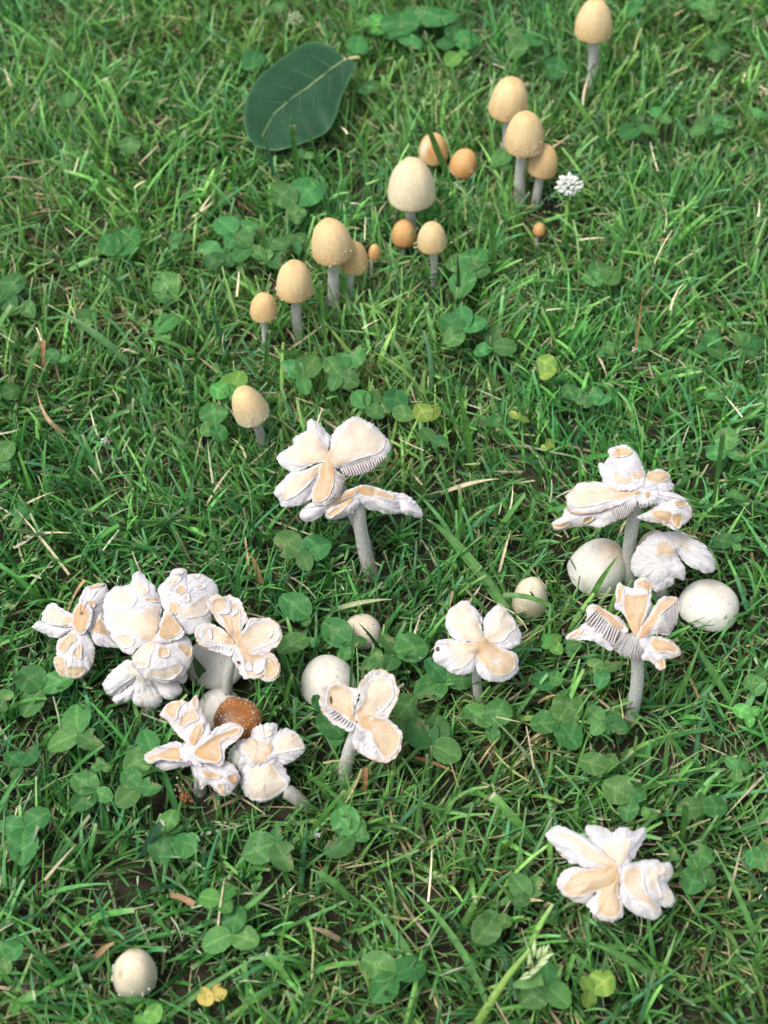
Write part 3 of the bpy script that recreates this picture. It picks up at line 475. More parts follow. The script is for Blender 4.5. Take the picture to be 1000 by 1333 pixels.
split_cap('split_mushroom', vH, (500, 560), (448, 1000), 'three-lobed cap with tan cupped lobes and pinkish gills on a slanting stem', [
  dict(p=[(460,580),(440,540),(430,480),(480,330),(470,260),(400,245),(340,205),(260,190),(180,220),(130,290),(115,390),(150,490),(230,580),(340,640),(400,665),(450,630)], cup=0.0022, a=0.001, et=0.7, patch=[dict(p=[(450,575),(330,500),(240,450),(180,410),(180,320),(210,250),(280,220),(360,250),(420,320),(430,400),(430,500)], tone=0.3), dict(p=[(210,340),(228,335),(232,390),(214,395)], col=(0.06, 0.045, 0.04), up=0.0007)]),
  dict(p=[(460,560),(440,480),(470,400),(490,340),(470,260),(490,200),(560,120),(640,80),(730,95),(800,150),(840,230),(855,310),(840,370),(800,450),(750,530),(690,520),(600,560)], cup=0.0022, a=0.001, et=0.7, patch=[dict(p=[(480,570),(460,480),(520,380),(530,290),(580,180),(660,140),(750,160),(800,230),(810,310),(780,380),(700,470),(600,530)], tone=0.25)]),
  dict(p=[(460,590),(550,490),(660,510),(760,545),(840,610),(880,670),(890,760),(860,850),(800,920),(730,950),(660,940),(560,900),(480,840),(430,800),(420,700),(460,640)], cup=0.0018, a=0.001, et=0.7, patch=[dict(p=[(470,560),(560,500),(660,525),(780,585),(850,670),(860,780),(810,870),(740,910),(680,860),(610,760),(590,670),(500,620)], tone=0.35)])],
  gills=[dict(u=[(490,650),(570,650),(590,720),(640,820),(690,895)], l=[(410,675),(418,800),(480,862),(580,915),(665,948)], n=15, t=34), dict(u=[(250,465),(350,540),(445,592)], l=[(170,500),(285,605),(405,662)], n=6, t=34)],
  sw=17, t=30, dome=2.0, tone=0.3, group=SG)
split_cap('split_mushroom', vI, (530, 340), (786, 1186), 'white-edged cream cap of folded petals lying alone in open grass', [
  dict(p=[(530,340),(470,280),(400,210),(345,150),(320,110),(335,72),(400,70),(460,90),(500,115),(530,90),(590,85),(635,110),(680,90),(720,85),(720,130),(690,200),(640,270),(600,320),(550,350)], patch=[dict(p=[(530,330),(470,280),(420,200),(480,185),(580,150),(612,180),(575,290)], tone=0.05, et=0.1, ctr=0.4)]),
  dict(p=[(520,330),(420,350),(340,360),(280,330),(220,320),(180,270),(120,210),(75,160),(68,120),(110,80),(180,78),(250,110),(330,140),(400,210),(480,280)], patch=[dict(p=[(510,315),(400,225),(300,150),(170,95),(110,115),(200,200),(300,300),(380,330),(450,328)], tone=0.15, et=0.2)]),
  dict(p=[(545,350),(600,320),(700,300),(780,295),(830,315),(870,310),(900,345),(900,400),(860,450),(890,490),(915,550),(905,600),(860,615),(820,600),(830,650),(790,690),(720,680),(640,650),(570,600),(540,520)], patch=[dict(p=[(565,370),(640,345),(690,370),(690,450),(720,520),(800,590),(830,640),(780,650),(700,600),(600,530),(565,470)], tone=0.2), dict(p=[(710,360),(830,320),(830,380),(780,400),(800,480),(820,555),(745,505),(708,430)], tone=0.1, et=0.25), dict(p=[(840,370),(890,345),(895,400),(850,430),(815,410)], tone=0.05, et=0.1), dict(p=[(830,480),(880,490),(905,560),(870,600),(820,560)], tone=0.05, et=0.1)]),
  dict(p=[(530,320),(540,400),(530,480),(550,560),(400,500),(330,580),(270,580),(190,540),(150,490),(132,440),(170,380),(240,340),(350,360),(470,330)], et=0.4, patch=[dict(p=[(520,330),(400,350),(260,370),(190,430),(170,490),(200,540),(280,540),(360,510),(470,480)], tone=0.3)]),
  dict(p=[(530,420),(540,530),(570,600),(565,660),(520,700),(450,700),(390,670),(335,610),(340,570),(400,500),(450,450)], patch=[dict(p=[(500,325),(535,400),(530,500),(560,600),(540,660),(490,690),(420,660),(390,600),(400,510),(420,450),(430,350)], tone=0.32, et=0.3)])],
  sw=20, t=28, group=SG)
split_cap('split_mushroom', vK, (350, 830), (188, 908), 'plain white fan-shaped cap drooping below the largest patched cap', [
  dict(p=[(560,890),(620,930),(660,930),(680,880),(670,830),(620,850),(480,840),(400,840)], t=48),
  dict(p=[(330,800),(260,760),(180,800),(90,890),(65,950),(90,1010),(160,1020),(240,960),(300,920),(350,850)], t=50, patch=[dict(p=[(340,820),(250,790),(160,850),(120,920),(220,920),(300,880)], tone=0.0, et=0.05, ctr=0.2, up=0.00005, rim=0, sw=.0045)]),
  dict(p=[(330,850),(300,920),(200,990),(140,1030),(145,1075),(190,1085),(280,1045),(310,980)], t=52),
  dict(p=[(380,830),(440,930),(480,990),(520,1040),(580,1045),(635,1000),(640,960),(590,910),(500,890)], t=50),
  dict(p=[(350,820),(300,920),(285,1000),(290,1070),(330,1100),(400,1125),(470,1110),(500,1060),(490,1010),(450,960),(430,890)], t=54, patch=[dict(p=[(355,850),(310,960),(300,1050),(330,1090),(400,1105),(480,1060),(440,960),(415,880)], tone=0.02, et=0.05, ctr=0.2, up=0.00005, rim=0, sw=.0045)])],
  sw=16, dome=3, t=50, group=SG, lav=0.7)
split_cap('split_mushroom', vJ, (460, 500), (112, 856), 'split cap with an oval tan centre plate and stubby narrow lobes', [
  dict(p=[(520,560),(540,520),(600,430),(640,420),(700,560),(770,690),(720,700),(620,690),(570,670)], t=30, patch=[dict(p=[(560,560),(610,470),(640,470),(700,600),(720,625),(640,590)], tone=0.45)]),
  dict(p=[(440,520),(400,430),(410,370),(450,290),(480,220),(530,180),(600,162),(660,170),(680,250),(650,360),(610,470),(540,560)], lav=1.3, patch=[dict(p=[(520,205),(600,168),(650,175),(600,205),(550,215)], tone=0.45), dict(p=[(515,330),(560,320),(588,350),(570,378),(540,362)], tone=0.5), dict(p=[(415,400),(455,305),(470,330),(430,400)], tone=0.4)]),
  dict(p=[(440,510),(410,430),(350,400),(290,370),(250,335),(200,345),(150,400),(135,450),(150,490),(250,520),(350,535)], cup=0.001, patch=[dict(p=[(400,460),(330,430),(240,355),(165,400),(150,450),(190,490),(260,520),(340,525),(390,495)], tone=0.2)]),
  dict(p=[(440,530),(370,540),(250,520),(130,480),(60,520),(55,545),(130,580),(220,620),(290,625),(360,585)], t=34),
  dict(p=[(480,560),(400,560),(340,590),(270,640),(255,700),(255,760),(235,830),(260,900),(340,940),(430,945),(500,900),(550,820),(575,720),(560,660),(520,580)], et=0.4, lav=1.1, patch=[dict(p=[(370,578),(435,630),(380,690),(340,740),(278,725),(310,650)], tone=0.38), dict(p=[(460,680),(485,695),(478,760),(470,800),(402,778),(420,720)], tone=0.42), dict(p=[(250,772),(338,800),(330,920),(270,900),(240,840)], tone=0.4), dict(p=[(352,860),(480,850),(498,890),(430,938),(345,928)], tone=0.3)]),
  dict(p=[(400,490),(420,400),(480,320),(550,380),(570,440),(530,560),(480,600),(420,585)], a=0.0006, lift=0.0004, patch=[dict(p=[(408,490),(430,400),(482,342),(530,400),(543,440),(520,530),(480,583),(430,570)], tone=0.42), dict(p=[(470,425),(490,420),(488,438),(474,442)], col=(0.22, 0.13, 0.07), up=0.001)])],
  sw=15, t=26, group=SG)
split_cap('split_mushroom', vK, (475, 520), (208, 884), 'largest cap of the white cluster, its lobes dotted with tan patches', [
  dict(p=[(470,560),(490,400),(490,290),(460,240),(440,180),(390,140),(340,80),(300,58),(265,80),(250,150),(170,160),(100,180),(50,250),(45,310),(55,380),(60,450),(110,530),(150,600),(210,670),(270,690),(320,640),(400,610)], a=0.004, w=0.005, patch=[dict(p=[(70,300),(120,200),(190,180),(265,215),(320,290),(260,370),(150,345)], tone=-0.1, et=0.05, ctr=0, up=0.0003, rim=0.0002), dict(p=[(482,330),(475,480),(450,590),(380,590),(300,560),(200,500),(100,420),(80,385),(200,400),(330,395),(420,350)], tone=0.06, ctr=1.6, et=0.2), dict(p=[(268,150),(335,148),(400,220),(350,285),(300,240)], tone=0.14), dict(p=[(380,290),(490,275),(490,305),(400,320)], tone=0.4), dict(p=[(150,570),(220,540),(300,580),(280,630),(210,640)], tone=0.25)]),
  dict(p=[(480,520),(510,380),(490,300),(465,240),(470,190),(530,120),(570,40),(660,45),(665,75),(760,75),(840,110),(885,170),(900,240),(890,290),(850,330),(850,450),(790,500),(700,540),(640,530),(560,500)], a=0.003, w=0.005, lav=1.3, patch=[dict(p=[(552,120),(630,115),(600,180),(540,190)], tone=0.2), dict(p=[(600,210),(640,172),(680,210),(640,260),(600,250)], tone=0.32), dict(p=[(738,190),(785,162),(810,190),(750,222)], tone=0.2), dict(p=[(650,290),(690,250),(700,310),(660,315)], tone=0.25), dict(p=[(620,380),(660,340),(720,330),(800,250),(835,290),(830,380),(780,420),(680,440),(630,425)], tone=0.08), dict(p=[(690,82),(760,82),(742,125),(700,108)], tone=0.2), dict(p=[(560,60),(640,55),(630,90),(565,95)], tone=0.1), dict(p=[(560,312),(620,340),(610,410),(545,410)], tone=0.35)]),
  dict(p=[(470,560),(420,590),(350,620),(290,680),(272,740),(290,800),(340,850),(400,880),(500,905),(580,890),(650,840),(700,760),(725,680),(700,600),(640,540),(530,550)], a=0.004, w=0.005, et=0.4, lav=1.2, t=30, patch=[dict(p=[(287,770),(300,690),(360,630),(450,600),(450,640),(420,720),(390,800),(300,790)], tone=0.06), dict(p=[(480,650),(550,650),(560,690),(540,720),(475,720)], tone=0.3), dict(p=[(610,630),(690,640),(718,660),(690,730)], tone=0.35), dict(p=[(400,810),(480,800),(620,765),(650,800),(560,880),(420,870)], tone=0.22)]),
  dict(p=[(470,600),(490,520),(530,420),(570,400),(640,500),(670,550),(650,580),(570,610),(500,620)], a=0.0008, lift=0.0005, patch=[dict(p=[(490,560),(530,422),(570,422),(650,510),(640,540),(570,590),(510,590)], tone=0.36)])],
  sw=17, t=24, dome=9, group=SG)
split_cap('split_mushroom', vL, (490, 545), (293, 899), 'four-lobed cap with curled tan rims and white torn flecks', [
  dict(p=[(470,500),(400,420),(340,390),(260,280),(215,190),(230,140),(310,100),(370,120),(430,100),(500,130),(540,190),(570,270),(600,330),(560,380),(530,440),(520,520)], cup=0.002, a=0.001, et=0.8, patch=[dict(p=[(480,540),(390,430),(330,310),(250,190),(300,130),(370,140),(400,200),(430,210),(490,160),(525,300),(515,460)], tone=0.3), dict(p=[(310,270),(380,230),(400,150),(430,180),(420,270),(340,285)], col=(0.535, .525, .54), up=0.0011), dict(p=[(420,280),(450,250),(490,230),(500,265),(450,300)], col=(0.535, .525, .54), up=0.0011)]),
  dict(p=[(470,560),(410,480),(330,410),(250,370),(150,380),(100,430),(98,490),(140,560),(220,610),(320,640),(430,680),(470,610),(490,580)], cup=0.002, a=0.001, et=0.8, patch=[dict(p=[(470,560),(370,430),(280,400),(180,410),(150,450),(170,520),(250,540),(360,555)], tone=0.25), dict(p=[(215,440),(250,430),(262,510),(240,515)], col=(0.53, .51, .51), up=0.0011)]),
  dict(p=[(470,520),(560,420),(600,330),(700,315),(790,320),(850,350),(900,410),(915,490),(880,560),(830,600),(770,640),(690,650),(600,650),(520,610)], cup=0.002, a=0.001, et=0.8, patch=[dict(p=[(480,540),(580,420),(660,360),(780,340),(860,380),(890,460),(870,530),(800,560),(700,600),(600,640),(530,620)], tone=0.25), dict(p=[(790,510),(800,460),(830,440),(825,470)], col=(0.53, .51, .51), up=0.0011)]),
  dict(p=[(490,560),(600,640),(700,630),(800,640),(860,690),(895,760),(890,830),(850,890),(770,910),(680,880),(600,890),(550,880),(500,790),(450,700),(470,610)], cup=0.0016, a=0.001, et=0.8, patch=[dict(p=[(510,570),(640,650),(750,660),(760,780),(720,860),(600,870),(560,790),(540,680)], tone=0.32), dict(p=[(745,800),(765,665),(850,720),(880,810),(840,870),(760,890)], tone=0.35), dict(p=[(650,745),(750,690),(740,800),(660,840)], col=(0.535, .525, .54), up=0.0012), dict(p=[(570,765),(610,722),(640,800),(590,805)], col=(0.535, .525, .54), up=0.0012), dict(p=[(492,725),(515,720),(520,742),(500,745)], col=(0.10, .06, .06), up=0.0008)])],
  gills=[dict(u=[(250,570),(350,575),(470,602)], l=[(250,618),(345,652),(440,682)], n=8, t=36)],
  sw=14, t=30, dome=1.5, tone=0.3, group=SG)
split_cap('split_mushroom', vN, (560, 740), (346, 1008), 'smooth cream-plated cap with white seams beside the shiny brown cap', [
  dict(p=[(400,800),(330,840),(290,890),(260,850),(200,830),(175,760),(200,690),(240,650),(290,620),(370,700),(450,760)], lav=0.6, patch=[dict(p=[(185,755),(230,685),(285,690),(303,750),(262,828),(205,822)], col=(0.40, .40, .34), up=0.0002)]),
  dict(p=[(520,680),(400,600),(405,520),(460,460),(560,432),(630,440),(655,480),(650,520),(620,620)], patch=[dict(p=[(520,575),(470,540),(550,500),(605,540)], tone=0.1)]),
  dict(p=[(570,760),(590,620),(610,560),(680,500),(760,490),(830,530),(880,590),(915,670),(880,720),(800,790),(720,825),(660,790)], patch=[dict(p=[(615,600),(690,540),(780,505),(850,555),(903,660),(850,682),(750,705),(650,715),(640,650)], tone=0.1, et=0.35)]),
  dict(p=[(560,760),(640,770),(700,850),(750,940),(765,1000),(720,1080),(620,1150),(520,1185),(420,1170),(350,1130),(305,1040),(300,930),(310,870),(400,790)], t=36, a=0.004, w=0.004, lav=1.3, patch=[dict(p=[(350,850),(400,825),(500,845),(590,810),(650,880),(720,960),(755,1000),(700,1080),(600,1150),(480,1170),(390,1130),(360,1010),(370,900)], tone=0.12, et=0.35)]),
  dict(p=[(590,770),(450,850),(350,810),(320,740),(260,620),(380,575),(450,565),(560,580),(620,640),(620,720)], patch=[dict(p=[(302,642),(390,582),(500,575),(570,600),(605,650),(580,730),(500,810),(420,810),(360,760)], tone=0.16, et=0.4)])],
  sw=16, t=30, dome=4, tone=0.2, group=SG)
split_cap('split_mushroom', vM, (450, 660), (256, 1012), 'curled cap with orange tan hollows and a white centre, wedged against the brown cap', [
  dict(p=[(430,700),(360,690),(330,700),(250,720),(160,710),(90,770),(100,800),(190,820),(300,800),(440,770)], t=38, et=0.2),
  dict(p=[(450,640),(340,540),(200,570),(60,630),(22,670),(40,730),(90,745),(160,715),(300,725),(420,720)], cup=0.0016, a=0.0008, et=0.6, patch=[dict(p=[(370,700),(350,600),(280,590),(180,630),(80,660),(40,690),(70,730),(150,705),(280,715)], tone=0.45)]),
  dict(p=[(450,620),(380,530),(340,500),(280,420),(220,340),(155,290),(190,230),(260,170),(370,150),(430,170),(490,100),(520,130),(550,240),(600,330),(640,450),(560,560),(500,620)], t=34, et=0.5, cup=0.0012, patch=[dict(p=[(200,232),(270,168),(400,162),(340,240),(320,330),(250,300),(198,268)], tone=0.42), dict(p=[(330,400),(350,320),(430,240),(500,250),(530,330),(440,370),(380,420)], tone=0.4), dict(p=[(445,560),(450,430),(550,370),(570,450),(500,560)], tone=0.45), dict(p=[(455,180),(490,115),(515,140),(520,230),(490,240)], tone=0.3)]),
  dict(p=[(450,690),(530,700),(640,745),(740,740),(770,720),(850,760),(900,860),(890,930),(800,1040),(740,1050),(690,1020),(620,950),(560,960),(540,1000),(520,920),(480,860),(460,770)], t=34, et=0.4, lav=1.2, patch=[dict(p=[(555,820),(600,810),(720,840),(720,880),(600,880)], tone=0.55), dict(p=[(690,950),(740,930),(770,980),(760,1030),(710,1010)], tone=0.5), dict(p=[(790,860),(860,850),(880,910),(830,930)], tone=0.78), dict(p=[(760,920),(800,940),(790,980),(765,965)], tone=0.5)]),
  dict(p=[(460,660),(540,540),(640,460),(700,400),(780,370),(860,360),(930,400),(940,450),(890,520),(840,560),(780,620),(770,700),(740,765),(600,740),(520,710)], cup=0.0014, a=0.0008, et=0.5, patch=[dict(p=[(490,650),(560,560),(660,490),(780,440),(880,400),(920,430),(880,480),(780,500),(730,550),(745,680),(712,735),(620,730)], tone=0.62)]),
  dict(p=[(350,640),(380,560),(480,580),(540,560),(500,660),(530,700),(560,770),(500,760),(420,730),(370,690)], a=0.0006, lift=0.0002, lav=0.5, patch=[dict(p=[(418,728),(450,715),(465,750),(440,760)], col=(0.32, .22, .26), up=0.0004)])],
  sw=16, t=31, dome=1.5, tone=0.45, group=SG)


# ---- torn curl of stem standing behind the brown cap
def torn_curl():
    G = at_z(322, 935, 0.006); G.z = 0; root = thing('torn_stem_piece', G, 'torn curl of white stem with a brown inside behind the shiny brown cap', 'mushroom piece')
    V = []; C = []; F = []; nu, nv = 15, 12; s = px_size(G)
    for layer in (0, 1):
        for j in range(nv):
            v = j / (nv - 1)
            for i in range(nu):
                u = i / (nu - 1); a = R_(150) + R_(250) * u; r = (13 - 4 * v) * s - layer * 0.0011
                zt = v * (62 + 8 * math.sin(u * 9)) * s * (0.72 + 0.28 * math.sin(math.pi * u)) - 0.003
                V.append((r * math.cos(a) - 8 * s * v, r * 0.8 * math.sin(a), zt)); C.append((np.array((.70, .68, .70)) if layer == 0 else np.array((.20, .13, .07))) * random.uniform(.9, 1.08))
    q = nu * nv
    for j in range(nv - 1):
        for i in range(nu - 1):
            a = j * nu + i; F += [(a, a + 1, a + nu + 1, a + nu), (q + a, q + a + nu, q + a + nu + 1, q + a + 1)]
    for i in range(nu - 1): a = (nv - 1) * nu + i; F.append((a, a + 1, q + a + 1, q + a))
    for j in range(nv - 1):
        for b in (0, nu - 1): a = j * nu + b; F.append((a, a + nu, q + a + nu, q + a))
    obj('curl', mesh_np('curl', V, F, np.array(C), 'flesh'), root)
    raster(mask_m, [(302, 890), (325, 892), (332, 915), (303, 912)], (G - CAMP).length)
torn_curl()
# ---- fallen grey stem in front of the cream-plated cap
def fallen_stem():
    A = at_z(372, 1030, 0.014); B = at_z(402, 1050, 0.008); V, F = tube([A.lerp(B, i / 6) + Vector((0, 0, 0.001 * math.sin(i))) for i in range(7)], [0.0032, .0034, .0033, .003, .0031, .0029, .0024], 12)
    root = thing('fallen_mushroom_stalk', (B.x, B.y, 0), 'grey mushroom stem lying in the grass below the cream-plated cap', 'mushroom stem')
    C = np.tile(np.array((.30, .29, .26)), (len(V), 1)) * (1 + 0.2 * nz3(V, 500)[:, None]); obj('stem', mesh_np('stem', V - np.array(root.location), F, C, 'stem'), root)
fallen_stem()

# ------------------------------------------------------------------ large dark leaf
def big_leaf():
    f = lambda p: (250 + p[0] / 4, p[1] / 4)
    out = [(790,295),(740,265),(680,248),(610,245),(560,270),(480,325),(400,390),(340,450),(300,520),(280,600),(280,680),(305,735),(370,762),(450,775),(540,755),(640,715),(710,670),(750,610),(780,530),(810,460),(840,390),(850,340),(830,308)]
    Cc = at_z(*f((570, 500)), 0.034); n = plane_n(9, -5); e1 = (Vector((1, 0, 0)) - n * n.x).normalized(); e2 = n.cross(e1)
    uv = lambda P: np.array([((on_plane(*f(p), Cc, n) - Cc).dot(e1), (on_plane(*f(p), Cc, n) - Cc).dot(e2)) for p in P])
    root = thing('fallen_leaf', (Cc.x, Cc.y, 0), 'large glossy dark green oval leaf with pale veins lying on the grass', 'leaf')
    off = np.array(root.location); B = catmull(uv(out), 120); rib = uv([(800,300),(700,372),(600,455),(500,530),(430,590),(395,650),(360,710)])
    def hgt(Q):
        d = np.min(np.linalg.norm(Q[:, None] - np.stack([np.interp(np.linspace(0, 1, 60), np.linspace(0, 1, len(rib)), rib[:, k]) for k in (0, 1)], 1)[None], axis=2), axis=1)
        ax = (rib[-1] - rib[0]) / np.linalg.norm(rib[-1] - rib[0]); al = (Q - rib[0]) @ ax; L = np.linalg.norm(rib[-1] - rib[0]); sd = np.sign((Q - rib[0]) @ np.array([-ax[1], ax[0]]))
        return (0.34 - .05 * sd) * d - 3.2 * d ** 2 * (2.5 + .3 * sd) - 1.1 * (al - L * .45) ** 2 + 0.00022 * np.sin((al - d * 0.55) / 0.013 * 2 * math.pi) * np.clip(d / 0.01, 0, 1) + 0.0009 * sd * np.sin(al * 60), d, al
    P3 = lambda Q, h: np.array(Cc)[None] + Q[:, :1] * np.array(e1) + Q[:, 1:2] * np.array(e2) + h[:, None] * np.array(n)
    k0 = B.mean(0); ts = [0.12, .24, .36, .47, .57, .66, .74, .81, .87, .92, .96, .985, 1.0]; Q = np.vstack([k0[None]] + [k0 + (B - k0) * t for t in ts]); h, d, al = hgt(Q); nb = 120
    top = P3(Q, h); bot = P3(Q, h - 0.0005); F = []
    m_ = len(Q)
    for L_, flip in ((0, 0), (m_, 1)):
        for k in range(nb): t3 = (L_, L_ + 1 + k, L_ + 1 + (k + 1) % nb); F.append(t3[::-1] if flip else t3)
        for i in range(len(ts) - 1):
            o_ = L_ + 1 + i * nb
            for k in range(nb): q = (o_ + k, o_ + nb + k, o_ + nb + (k + 1) % nb, o_ + (k + 1) % nb); F.append(q[::-1] if flip else q)
    o_ = 1 + (len(ts) - 1) * nb
    for k in range(nb): F.append((o_ + k, m_ + o_ + k, m_ + o_ + (k + 1) % nb, o_ + (k + 1) % nb))
    dk = np.array((0.014, 0.056, 0.022)); C = dk * (1 + 0.25 * nz3(np.hstack([Q, np.zeros((m_, 1))]), 70)[:, None]); be = poly_dist(Q, B); C = C + np.array((.05, .10, .04)) * np.exp(-be / 0.0006)[:, None]
    obj('leaf_blade', mesh_np('leaf_blade', np.vstack([top, bot]) - off, F, np.vstack([C, C * 1.6]), 'leaf'), root)
    def vein(name, pts, r0, r1, colr, parent=root, n=16):
        pts = np.array(pts); pp = np.stack([np.interp(np.linspace(0, 1, n), np.linspace(0, 1, len(pts)), pts[:, k]) for k in (0, 1)], 1); h, _, _ = hgt(pp); P = P3(pp, h + 0.0001)
        V, F = tube([Vector(p) for p in P], list(np.linspace(r0, r1, n)), 6); return obj(name, mesh_np(name, V - off, F, np.tile(np.array(colr), (len(V), 1)), 'leaf'), parent)
    mid = vein('midrib', rib, 0.0009, 0.0002, (.19, .27, .12))
    for a, b in [((735,348),(610,300)), ((650,412),(500,372)), ((570,475),(410,455)), ((500,530),(355,545)), ((720,360),(708,560)), ((655,410),(620,610)), ((570,478),(540,690)), ((775,320),(785,450)), ((480,550),(440,720))]:
        u = uv([a, ((a[0] + b[0]) / 2 + 8, (a[1] + b[1]) / 2 + 6), b]); vein('side_vein', u, 0.0004, 0.0001, (.06, .125, .06), n=10)
    u = uv([(790, 303), (830, 298), (875, 300)]); vein('petiole', u, 0.0012, 0.0011, (.36, .36, .16), n=8)
    raster(mask_m, [f(p) for p in out if p[1] < 720] + [f((520, 700)), f((330, 690))], (Cc - CAMP).length + 0.01)
    for dx in (-0.02, 0, 0.02): cap_blocks.append((np.array(Cc + e1 * dx + e2 * dx * 0.9), np.array(n), 0.026))
big_leaf()

# ------------------------------------------------------------------ clover
def leaflet_mesh(seed, bite):
    """unit leaflet: base at the origin, tip at y=1, folded along the midrib, pale chevron, notched edge"""
    rs = random.Random(seed); nu, nv = 10, 13; V = []; C = []
    bx, by = (rs.choice((-1, 1)) * rs.uniform(.25, .45), rs.uniform(.65, .95))
    for j in range(nv):
        v = j / (nv - 1); wd = 0.47 * (math.sin(math.pi * min(1, 0.07 + 0.80 * v ** 0.80)) ** 0.72) * (1 if v < .985 else 0.93)
        for i in range(nu + 1):
            u = -1 + 2 * i / nu; x = u * wd * (1 + rs.uniform(-.015, .015)); y = v - 0.10 * (u * u) * v * v * v - (0.03 if i == nu // 2 and v > .98 else 0)
            if abs(u) > 0.99: x *= 1 + 0.03 * math.sin(v * 46)
            if bite:
                d_ = math.hypot(x - bx, y - by)
                if d_ < 0.27: x = bx + (x - bx) / max(d_, 1e-3) * 0.27 * .7 if abs(bx + (x - bx) / max(d_, 1e-3) * 0.27) < abs(x) else x * .62; y = y - 0.10
            z = 0.16 * abs(x) - 0.10 * v * v + 0.012 * math.sin(v * 30 + 5 * abs(u)) * abs(u) + 0.03 * math.sin(seed + v * 4 + u * 2)
            chev = math.exp(-((v - 0.58 + 0.28 * abs(u)) / 0.055) ** 2) * (0.9 if seed % 3 else 0.25) * rs.uniform(.5, 1)
            rib = math.exp(-(u * wd / 0.018) ** 2) * 0.6; lat = 0.16 * max(0, math.sin((v - 0.35 * abs(u)) * 34)) ** 3
            c = np.array((0.048, 0.158, 0.042)) * (1 + lat * .6) + np.array((.13, .19, .10)) * chev * 0.7 + np.array((.06, .11, .035)) * rib
            if bite and math.hypot(x - bx, y - by) < 0.3: c = c * .6 + np.array((.30, .27, .14)) * .4
            V.append((x, y, z)); C.append(c)
    F = [(j * (nu + 1) + i, j * (nu + 1) + i + 1, (j + 1) * (nu + 1) + i + 1, (j + 1) * (nu + 1) + i) for j in range(nv - 1) for i in range(nu)]
    return mesh_np('leaflet', V, F, np.array(C), 'clover')
LEAF = [leaflet_mesh(k, k >= 8) for k in range(12)]
def tint_leaf(src, f, name):
    me = src.copy(); n = len(me.vertices); a = np.empty(n * 4, np.float32); me.color_attributes['Col'].data.foreach_get('color', a); a = a.reshape(-1, 4); a[:, :3] *= f; me.color_attributes['Col'].data.foreach_set('color', a.ravel()); return me
LEAF_Y = [tint_leaf(LEAF[k], np.array((2.3, 1.45, 1.0)), 'leaflet') for k in (0, 3, 5, 9)]
LEAF_B = [tint_leaf(LEAF[k], np.array((1.5, 1.45, 1.1)), 'leaflet') for k in (0, 3, 5, 1)]
LAND = [((390, 125), 'beside the large dark fallen leaf'), ((560, 45), 'between the large leaf and the tall-stemmed tan mushroom'), ((690, 150), 'among the tan bell mushrooms by the white clover flower'), ((900, 100), 'in the leaning grass beyond the white clover flower'), ((310, 310), 'in the leafy patch beside the crumbly-edged tan mushroom'), ((600, 400), 'in the open grass below the two small golden buttons'), ((430, 490), 'between the slim-stemmed tan bells and the five-petalled white cap'), ((290, 520), 'at the foot of the pale tan mushroom set apart'), ((80, 420), 'in the open grass left of the small round golden mushroom'), ((930, 440), 'in the open grass above the widest ragged cap'), ((945, 590), 'behind the widest ragged cap'), ((390, 715), 'under the drooping stemmed cap'), ((60, 940), 'below the cap with the oval tan centre plate'), ((470, 840), 'around the cream dome peeping over clover'), ((390, 810), 'beside the four-lobed cap with curled rims'), ((600, 930), 'below the clover-leaf shaped cream cap'), ((760, 930), 'around the straight-stemmed gilled cap'), ((980, 930), 'in the short grass below the low white dome'), ((60, 1060), 'in the grass below the white cluster, away from the mushrooms'), ((200, 1060), 'below the curled orange tan cap'), ((400, 1095), 'in the grass below the cream-plated cap'), ((290, 1200), 'near the yellow leaf and the egg-shaped cream mushroom'), ((510, 1270), 'in open grass between the yellow leaf and the grass seed head'), ((700, 1280), 'beside the grass seed head'), ((860, 1060), 'around the cap lying alone in open grass'), ((680, 550), 'in the grass beside the five-petalled white cap')]
def landmark(x, y):
    return min(LAND, key=lambda l: (l[0][0] - x) ** 2 + (l[0][1] - y) ** 2)[1]
CLOVERS = []
